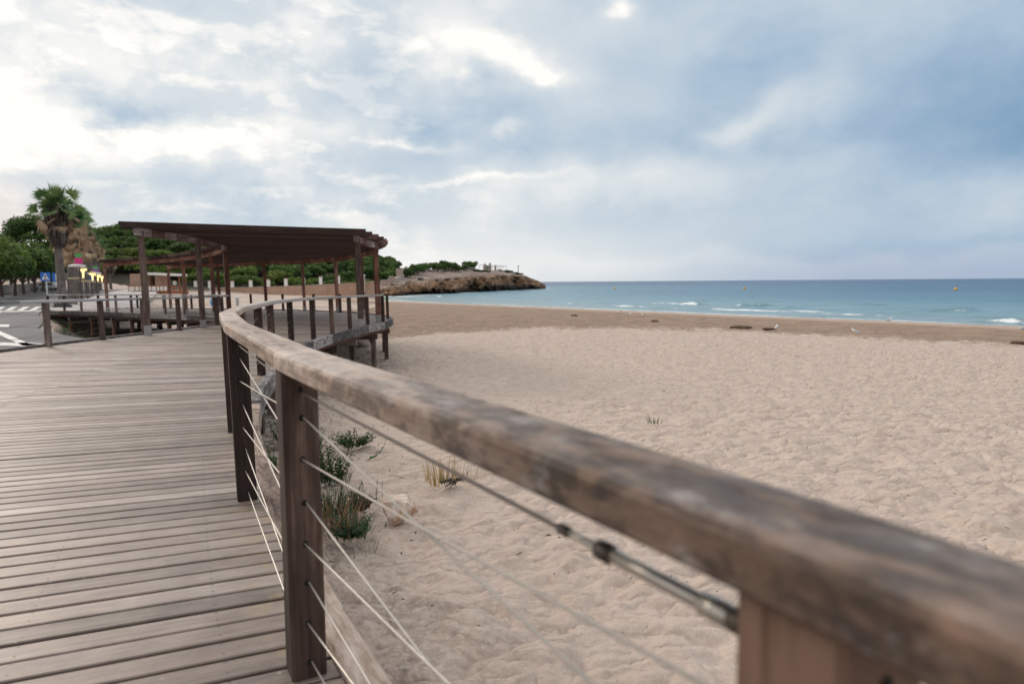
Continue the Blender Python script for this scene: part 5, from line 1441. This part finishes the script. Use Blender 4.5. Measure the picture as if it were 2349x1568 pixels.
# ------------------------------------------------------------------ buoys and gulls
M['buoy'] = plain('yellow_buoy', (.62, .36, .05), .5)
for i, (px, py, lab) in enumerate([(1411, 662.5, 'smallest yellow buoy on the sea, leftmost of three'), (1708, 663.5, 'yellow buoy on the sea, middle of three'), (2192, 665.5, 'largest yellow buoy on the sea, rightmost of three')]):
    p = gp(px, py, SEA_Z); d = p.y; s_ = (2.6 + i * .8) / FPX * d
    b_ = MB(); lathe(b_, (p.x, p.y, SEA_Z), [(0, -.5 * s_), (s_ * .7, -.3 * s_), (s_, .25 * s_), (s_ * .95, .7 * s_), (s_ * .6, 1.2 * s_), (s_ * .2, 1.45 * s_), (s_ * .18, 1.8 * s_), (0, 1.85 * s_)], 14)
    o = b_.build('buoy', M['buoy'], smooth=True, at=(p.x, p.y, SEA_Z)); tag(o, lab, 'buoy', 'yellow buoys off the beach')
M['gullwhite'] = plain('gull_white', (.74, .74, .74), .7, var=.04); M['gullgrey'] = plain('gull_grey', (.30, .32, .35), .7); M['beak'] = plain('gull_beak', (.55, .33, .05), .5)
def gull(label, px, py, rz, flip=0):
    p = gp(px, py, -1.7)
    for _ in range(6): p = gp(px, py, gz(p.x, p.y))
    o = thing('seagull', label, 'gull', tuple(p), rz, 'gulls standing on the beach')
    rings = [(-.26, .185, .008), (-.20, .185, .03), (-.10, .19, .062), (.0, .20, .078), (.08, .225, .072), (.13, .265, .05), (.155, .31, .042), (.18, .345, .042), (.215, .35, .030), (.235, .345, .012)]
    b_ = MB(); n = 0
    for (xx, zz_, r_) in rings: b_.pts([(xx, r_ * .9 * math.cos(q), zz_ + r_ * math.sin(q)) for q in [k * math.pi / 5 for k in range(10)]])
    for a in range(len(rings) - 1):
        for k in range(10): b_.face((a * 10 + k, a * 10 + (k + 1) % 10, (a + 1) * 10 + (k + 1) % 10, (a + 1) * 10 + k))
    b_.face(list(range(9, -1, -1))); local('body', b_, M['gullwhite'], o).data.polygons.foreach_set('use_smooth', [True] * (90 + 1))
    for sg in (-1, 1):
        b_ = MB(); pr = [(.09, .245), (.02, .268), (-.10, .245), (-.30, .185), (-.12, .165), (.05, .19)]
        n = b_.pts([(a, sg * (.070 - abs(a) * .12), c) for a, c in pr] + [(a, sg * (.084 - abs(a) * .13), c) for a, c in pr])
        for k in range(6): b_.face((n + k, n + (k + 1) % 6, n + 6 + (k + 1) % 6, n + 6 + k))
        b_.face([n + 6 + k for k in range(6)]); local('wing', b_, M['gullgrey'], o)
        b_ = MB(); b_.tube([(.01, sg * .03, .14), (.0, sg * .03, .07), (.01, sg * .03, .0), (.05, sg * .03, .005)], .007, 5); local('leg', b_, M['beak'], o)
    b_ = MB(); b_.tube([(.225, 0, .35), (.265, 0, .345), (.285, 0, .335)], [.012, .009, .003], 6); local('beak', b_, M['beak'], o)
    return o
G4 = lambda cx_, cy_: ((2200 + cx_ / 1.239) * .5735, (1050 + cy_ / 1.239) * .5735)
for cx_, cy_, rz, lab in [(352, 246, 1.2, 'white gull standing tall nearest the water, left of the other gulls'), (390, 271, .4, 'gull low on the brown sand, left of a close neighbour'), (466, 275, 2.8, 'gull low on the brown sand, right of a close neighbour'),
                          (1120, 340, .9, 'white gull at the edge of the pale sand, middle of the beach'), (1515, 362, 2.2, 'white gull on the pale sand, right of the middle of the beach'), (1680, 297, .2, 'white gull standing right at the waterline'), (2340, 348, 2.6, 'white gull at the far right edge of the beach')]:
    gull(lab, *G4(cx_, cy_), rz)

# ------------------------------------------------------------------ seaweed heaps
M['weed'] = leaf_mat('dry_seaweed', (.10, .066, .045), (.19, .13, .09), (.28, .20, .145), .9, .05)
def ground_pt(px, py):
    p = gp(px, py, -1.5)
    for _ in range(8): p = gp(px, py, gz(p.x, p.y))
    return p
for cx_, cy_, sx, h_, lab in [(880, 257, 1.7, .30, 'dark seaweed heap at the waterline, middle of the beach'), (520, 290, .9, .18, 'small dark seaweed heap on the brown sand, left of the others'), (945, 321, 2.2, .22, 'widest dark seaweed heap where the pale sand begins'), (2325, 398, 1.1, .14, 'dark seaweed heap at the right edge of the beach'), (120, 262, .9, .14, 'dark seaweed heap farthest left, near the waterline'), (1085, 329, 1.3, .10, 'thin streak of dark seaweed right of the widest heap')]:
    px, py = G4(cx_, cy_); p = ground_pt(px, py); rng = np.random.default_rng(int(cx_)); sx *= .28; h_ *= .40
    v, f, r_ = crown_arrays([(0, 0, 0, sx, h_), (sx * .5, .1, 0, sx * .6, h_ * .7), (-sx * .6, -.1, 0, sx * .5, h_ * .8)], 700, .10, rng)
    o = np_mesh('seaweed_heap', v, f, M['weed'], None, smooth=False, fattrs={'rnd': r_}); o.location = p; tag(o, lab, 'seaweed', 'heaps of dry seaweed on the beach')

# ------------------------------------------------------------------ plants, rock and litter beside the walkway
M['green_blade'] = leaf_mat('green_blades', (.020, .055, .016), (.045, .095, .028), (.09, .14, .045), .6, .25)
M['blue_blade'] = leaf_mat('blue_green_blades', (.020, .046, .024), (.040, .080, .040), (.085, .12, .06), .6, .25)
M['straw'] = leaf_mat('straw_blades', (.20, .12, .05), (.38, .25, .12), (.52, .37, .21), .7, .25)
M['twig'] = plain('dark_twig', (.045, .032, .024), .9)
def blades(b_, n, r_, h, wid, lean, rng, bend=.4, seg=3):
    for k in range(n):
        a = rng.uniform(0, 6.283); q = r_ * math.sqrt(rng.random()); x, y = q * math.cos(a), q * math.sin(a)
        L = h * rng.uniform(.55, 1.1); a2 = a + rng.uniform(-.9, .9); d = Vector((math.cos(a2) * lean * rng.uniform(.2, 1), math.sin(a2) * lean * rng.uniform(.2, 1), 1)).normalized()
        sd_ = Vector((-math.sin(rng.uniform(0, 6.3)), math.cos(rng.uniform(0, 6.3)), 0)) * wid
        p = Vector((x, y, -.03)); n0 = None; rr = rng.random()
        for s2 in range(seg + 1):
            w2 = sd_ * (1 - s2 / seg * .85); i0 = b_.pts([p - w2, p + w2])
            if n0 is not None: b_.face((n0, n0 + 1, i0 + 1, i0), 0, None, rr)
            n0 = i0; p = p + d * L / seg; d = (d + Vector((math.cos(a2), math.sin(a2), -.3)) * bend / seg).normalized()
def sprigs(b_, n, r_, h, rng, lean=.6, leaf=.018, nl=16):
    for k in range(n):
        a = rng.uniform(0, 6.283); q = r_ * .4 * math.sqrt(rng.random()); p = Vector((q * math.cos(a), q * math.sin(a), -.03)); a2 = a + rng.uniform(-.6, .6)
        d = Vector((math.cos(a2) * lean * rng.random(), math.sin(a2) * lean * rng.random(), .8)).normalized(); L = h * rng.uniform(.5, 1.1); rr = rng.random()
        pts_ = [p + d * L * f + Vector((0, 0, -.05 * L * f * f)) for f in (0, .35, .7, 1)]
        b_.tube(pts_, [.004, .003, .002, .001], 4, r=rr * .5)
        for j in range(nl):
            f = .12 + .88 * j / nl; c_ = pts_[0].lerp(pts_[-1], f); ld = Vector((rng.gauss(0, 1), rng.gauss(0, 1), rng.gauss(.3, .7))).normalized(); sd_ = ld.cross(Vector((rng.gauss(0, 1), 0, 1))).normalized() * leaf * .28
            i0 = b_.pts([c_, c_ + ld * leaf * .6 + sd_, c_ + ld * leaf * 1.5, c_ + ld * leaf * .6 - sd_]); b_.face((i0, i0 + 1, i0 + 2, i0 + 3), 0, None, min(1, rr * .6 + rng.random() * .4))
def zone(px, py): 
    p = ground_pt(px, py); return p
prng = random.Random(5)
def plant(name, label, px, py, parts, cat='plant'):
    p = zone(px, py); o = thing(name, label, cat, tuple(p), prng.uniform(0, 6))
    for pn, mt, fn in parts:
        b_ = MB(); fn(b_); local(pn, b_, M[mt], o)
    return o
plant('low_plant', 'low spreading green plant alone on the sand beyond the nearest posts', 812, 1017, [('foliage', 'green_blade', lambda b_: (sprigs(b_, 60, .30, .24, prng, 1.6, .03, 14), blades(b_, 60, .16, .12, .004, .9, prng)))])
plant('weedy_plant', 'upright thin green weed just right of the second nearest post', 757, 1098, [('foliage', 'green_blade', lambda b_: (sprigs(b_, 34, .26, .46, prng, .5, .03, 20), blades(b_, 90, .20, .2, .004, .5, prng)))])
plant('grass_clump', 'dense blue green grass clump beside the second nearest post', 764, 1172, [('foliage', 'blue_blade', lambda b_: (blades(b_, 230, .19, .28, .0032, .6, prng), sprigs(b_, 26, .22, .25, prng, .8, .022, 16)))])
plant('dry_grass', 'straw coloured dry grass clump in front of the blue green clump', 772, 1212, [('foliage', 'straw', lambda b_: blades(b_, 150, .22, .30, .0042, .7, prng))])
plant('creeping_plant', 'small blue green creeping plant at the right of the dry grass', 808, 1218, [('foliage', 'blue_blade', lambda b_: (sprigs(b_, 70, .24, .22, prng, 1.3, .024, 16), blades(b_, 60, .15, .13, .003, .8, prng)))])
plant('dry_tuft', 'short stiff straw coloured tuft with green base alone on the open sand', 1018, 1098, [('foliage', 'straw', lambda b_: blades(b_, 80, .19, .26, .0058, .22, prng, .08)), ('green_base', 'green_blade', lambda b_: blades(b_, 40, .12, .09, .005, .8, prng)), ('dead_stem', 'twig', lambda b_: [b_.tube([(prng.uniform(-.15, .05), -.05, .01), (prng.uniform(-.25, .1), -.18, .02), (prng.uniform(-.35, .1), prng.uniform(-.22, -.12), .0)], .006, 4) for _ in range(9)])])
plant('dry_tuft', 'tiny grey dry sprig just right of the straw coloured tuft', 1069, 1095, [('foliage', 'straw', lambda b_: blades(b_, 14, .10, .13, .003, .8, prng))])
plant('low_plant', 'faint thin weed behind the straw coloured tuft', 1075, 1080, [('foliage', 'green_blade', lambda b_: blades(b_, 7, .10, .22, .0025, .7, prng))])
plant('low_plant', 'small dark shrivelled plant left of the rock', 826, 1160, [('foliage', 'twig', lambda b_: sprigs(b_, 46, .14, .15, prng, 1.1, .03, 12))])
plant('low_plant', 'sparse row of thin upright stalks left of the rock', 822, 1140, [('foliage', 'twig', lambda b_: blades(b_, 8, .22, .26, .004, .15, prng, .05)), ('leaves', 'green_blade', lambda b_: sprigs(b_, 3, .2, .22, prng, .2, .035, 10))])
plant('low_plant', 'tiny green plant on the open sand in the middle of the beach', 1500, 966, [('foliage', 'green_blade', lambda b_: blades(b_, 20, .12, .14, .006, .7, prng))])
plant('low_plant', 'thin green shoots at the foot of the walkway below the far handrail', 715, 1035, [('foliage', 'green_blade', lambda b_: (sprigs(b_, 18, .3, .34, prng, .6, .03, 16)))])
plant('grass_clump', 'pair of thin grass blades below the creeping plant', 838, 1262, [('foliage', 'green_blade', lambda b_: blades(b_, 6, .10, .22, .0028, .6, prng, .3))])
for px, py, lab in [(654, 1085, 'dark green weed under the walkway edge between the nearest posts'), (660, 1010, 'dim green weed beneath the walkway beside a support post')]:
    plant('weedy_plant', lab, px, py, [('foliage', 'green_blade', lambda b_: (sprigs(b_, 24, .3, .4, prng, .7, .03, 16), blades(b_, 60, .25, .2, .004, .6, prng)))])
# rock
rk, t, b = new_mat('quartz_rock'); oc = t.new('ShaderNodeTexCoord').outputs['Object']
n1 = t.noise(oc, scale=7, detail=6, rough=.7); n2 = t.noise(t.mapping(oc, scale=(14, 3, 3), rot=(0, .4, .3)), scale=1, detail=4)
c = t.ramp(n1, [(.3, (.30, .20, .135)), (.45, (.52, .40, .32)), (.62, (.72, .62, .55))]); c = t.mix(t.map(n2, .56, .64), c, (.46, .24, .10)); t.l.new(c, b.inputs['Base Color']); b.inputs['Roughness'].default_value = .75
t.l.new(t.bump(n1, .8, .03), b.inputs['Normal']); M['quartz'] = rk
import bmesh
def boulder(name, label, p, sx, sy, sz, seed, mat, cat='rock', rz=0, sub=4):
    bm = bmesh.new(); bmesh.ops.create_icosphere(bm, subdivisions=sub, radius=1)
    rr = np.random.default_rng(seed); pl2 = [(Vector(rr.normal(size=3)).normalized(), rr.uniform(.55, .85)) for _ in range(14)]
    for v in bm.verts:
        c = v.co.copy()
        for nn, dd in pl2:
            e = c.dot(nn) - dd
            if e > 0: c -= nn * e
        k = fbm(np.array([c.x * 3 + 5]), np.array([c.y * 3 + c.z * 2.3]), seed, 4)[0] - .5
        c *= 1 + .22 * k; v.co = Vector((c.x * sx, c.y * sy, c.z * sz))
    me = bpy.data.meshes.new(name); bm.to_mesh(me); bm.free(); me.materials.append(mat)
    o = bpy.data.objects.new(name, me); COL.objects.link(o); o.location = p; o.rotation_euler = (0, .15, rz); return tag(o, label, cat)
p = ground_pt(912, 1182); boulder('rock', 'pale pink and ochre quartz rock lying on the sand below the handrail', (p.x, p.y, p.z + .06), .185, .13, .15, 4, M['quartz'], rz=.4)
p = ground_pt(826, 790); boulder('rock', 'grey boulder in the shade under the far end of the platform', (p.x - .1, p.y, p.z + .2), .7, .5, .5, 9, M['palestone'])
for i, (px, py, s_) in enumerate([(628, 1128, .16), (640, 1098, .13), (634, 1150, .12)]):
    p = ground_pt(px, py); boulder('rock', ['larger brown stone under the walkway edge between the nearest posts', 'smaller brown stone under the walkway, behind the larger one', 'smallest brown stone under the walkway, in front of the larger one'][i], (p.x, p.y, p.z + s_ * .4), s_, s_ * .8, s_ * .7, 20 + i, M['wallstone'], sub=3)
# scattered bits of dark leaf and twig, uncountable
b_ = MB()
for k in range(900):
    if k < 330:
        j = R.randrange(3, 9) if k % 3 else R.randrange(2, 5)
        a = Vector((*RAILPTS[min(j, 11)], 0)); c = Vector((*RAILPTS[min(j + 1, 12)], 0)); q = a.lerp(c, R.random()); e = (c - a).normalized()
        q = q + Vector((e.y, -e.x, 0)) * (.25 + abs(R.gauss(0, .8)))
        x, y = q.x, q.y
    else:
        d = R.uniform(2.5, 26); px = R.uniform(700, 2500); x, y = fx(px, d), d
    z = gz(x, y) + .035 + R.uniform(-.01, .02); s_ = R.uniform(.005, .016) * (1.4 if k < 330 else 1)
    a = R.uniform(0, 6.28); u = Vector((math.cos(a), math.sin(a), R.uniform(-.4, .6))) * s_ * R.uniform(.7, 2.2); v = Vector((-math.sin(a), math.cos(a), R.uniform(-.5, .5))) * s_ * .5
    c = Vector((x, y, z)); n = b_.pts([c - u, c + v * .8 + Vector((0, 0, s_ * .5)), c + u, c - v + Vector((0, 0, s_ * .3))]); b_.face((n, n + 1, n + 2, n + 3))
o = b_.build('leaf_litter', M['twig']); tag(o, 'scattered bits of dark leaf and twig lying on the sand', 'litter', None, 'stuff')
for px, py, s_, lab in [(878, 1048, .05, 'curled dark green leaf standing up on the sand'), (857, 1060, .045, 'flat dark green leaf on the sand beside a curled one')]:
    p = ground_pt(px, py); b_ = MB(); n = 7
    for i in range(n): 
        f = i / (n - 1); w2 = s_ * .7 * math.sin(math.pi * min(.98, f * .9 + .08)); b_.pts([(f * s_ * 2 - s_, -w2, .02 + .09 * f * f * (2 if px > 870 else .4)), (f * s_ * 2 - s_, 0, .01 + .09 * f * f * (2 if px > 870 else .4)), (f * s_ * 2 - s_, w2, .03 + .09 * f * f * (2 if px > 870 else .4))])
    for i in range(n - 1):
        for j in range(2): b_.face((i * 3 + j, i * 3 + j + 1, i * 3 + j + 4, i * 3 + j + 3))
    o = b_.build('fallen_leaf', M['green_blade'], loc=(p.x, p.y, p.z + .03)); tag(o, lab, 'leaf')
# grass in the hollow and on the verge beyond the inner railing
b_ = MB(); vr = random.Random(9); nbl = 0
while nbl < 120:
    k = vr.randrange(4, 12); a, c = ROADE[k - 1], ROADE[k]; f = vr.random(); x = a[0] + (c[0] - a[0]) * f; y = a[1] + (c[1] - a[1]) * f
    if y < 18.5 or y > 46: continue
    ee = Vector((c[0] - a[0], c[1] - a[1], 0)).normalized(); off_ = abs(vr.gauss(.2, 1.1)); x += ee.y * off_; y -= ee.x * off_
    if fbm(np.array([x * .5]), np.array([y * .5]), 3, 3)[0] < .53: nbl += .2; continue
    z = gz(x, y) - .02; h = vr.uniform(.1, .34); w2 = vr.uniform(.012, .03); a2 = vr.uniform(0, 6.28); t1 = Vector((vr.gauss(0, .3), vr.gauss(0, .3), 1)) * h; sd_ = Vector((math.cos(a2), math.sin(a2), 0)) * w2; q = Vector((x, y, z)); rr = vr.random()
    n = b_.pts([q - sd_, q + sd_, q + t1]); b_.face((n, n + 1, n + 2), 0, None, rr); nbl += 1
o = b_.build('verge_grass', M['green_blade']); tag(o, 'patchy green grass in the hollow between road and boardwalk', 'grass', None, 'stuff')

# ------------------------------------------------------------------ small things on the beach beyond the platform
def upright(name, label, cat, px, py0, py1, d, w_, mat, mat2=None):
    x = fx(px, d); z0, z1 = fz(px, py1, d), fz(px, py0, d); b_ = MB(); o = thing(name, label, cat, (x, d, z0))
    K = 9; prof = []
    for k in range(K): f = k / (K - 1); prof.append((x + w_ / 2 * math.sin(math.pi * (.08 + .84 * f)) ** .6, z0 + (z1 - z0) * f))
    pr = prof + [(2 * x - a, c) for a, c in reversed(prof)]
    n = b_.pts([(a, d - .04, c) for a, c in pr] + [(a, d + .04, c) for a, c in pr]); k = len(pr)
    b_.face(list(range(n, n + k))); b_.face(list(range(n + 2 * k - 1, n + k - 1, -1)))
    for i in range(k): b_.face((n + (i + 1) % k, n + i, n + k + i, n + k + (i + 1) % k))
    b_.build('board', M[mat], o); return o
M['bluepaint'] = plain('blue_board', (.05, .30, .62), .4); M['yellowpaint'] = plain('yellow_board', (.72, .52, .10), .4); M['greenpaint'] = plain('green_canoe', (.16, .50, .12), .4)
upright('board', 'upright blue board on the sand behind the boardwalk railing', 'board', 490.5, 683, 703, 72, .62, 'bluepaint')
upright('board', 'upright yellow board on the sand behind the boardwalk railing', 'board', 503, 681, 702, 73, .5, 'yellowpaint')
x, d = fx(485, 140), 140; z0 = gz(x, d)
o = thing('beach_shower', 'pale grey beach shower post in front of the low wall', 'shower', (x, d, z0)); b_ = MB(); b_.tube([(x, d, z0), (x, d, z0 + 2.2), (x + .15, d, z0 + 2.4), (x + .5, d, z0 + 2.4)], .09, 8); b_.build('pole', M['signgrey'], o); b_ = MB(); b_.box((x, d, z0 + .06), 1.2, 1.2, .14); b_.build('base', M['kerbstone'], o)
p = gp(890, 681, gz(-24, 130)); b_ = MB(); K = 12
p = ground_pt(889, 687)
rgs = [(-1.6, .02, .25), (-1.2, .16, .1), (-.6, .26, .04), (0, .30, .02), (.6, .26, .04), (1.2, .16, .1), (1.6, .02, .25)]
for (xx, r_, zz_) in rgs: b_.pts([(xx, r_ * math.cos(q), zz_ + .2 + r_ * .7 * math.sin(q)) for q in [k * math.pi / 5 for k in range(10)]])
for a in range(len(rgs) - 1):
    for k in range(10): b_.face((a * 10 + k, a * 10 + (k + 1) % 10, (a + 1) * 10 + (k + 1) % 10, (a + 1) * 10 + k))
o = b_.build('canoe', M['greenpaint'], smooth=True, loc=(p.x - 1.0, p.y, p.z)); tag(o, 'small green canoe on the beach just past the end of the platform', 'canoe')
x, d = fx(546.5, 46), 46; z0 = gz(x, d); zt2 = fz(546.5, 686, d)
o = thing('bollard', 'short pale bollard standing beyond the far edge of the platform', 'bollard', (x, d, z0)); b_ = MB(); b_.tube([(x, d, z0), (x, d, zt2)], .10, 10); b_.build('shaft', M['signgrey'], o); b_ = MB(); lathe(b_, (x, d, zt2), [(.13, -.02), (.13, .14), (.08, .2), (0, .22)], 10); b_.build('cap', M['white'], o)
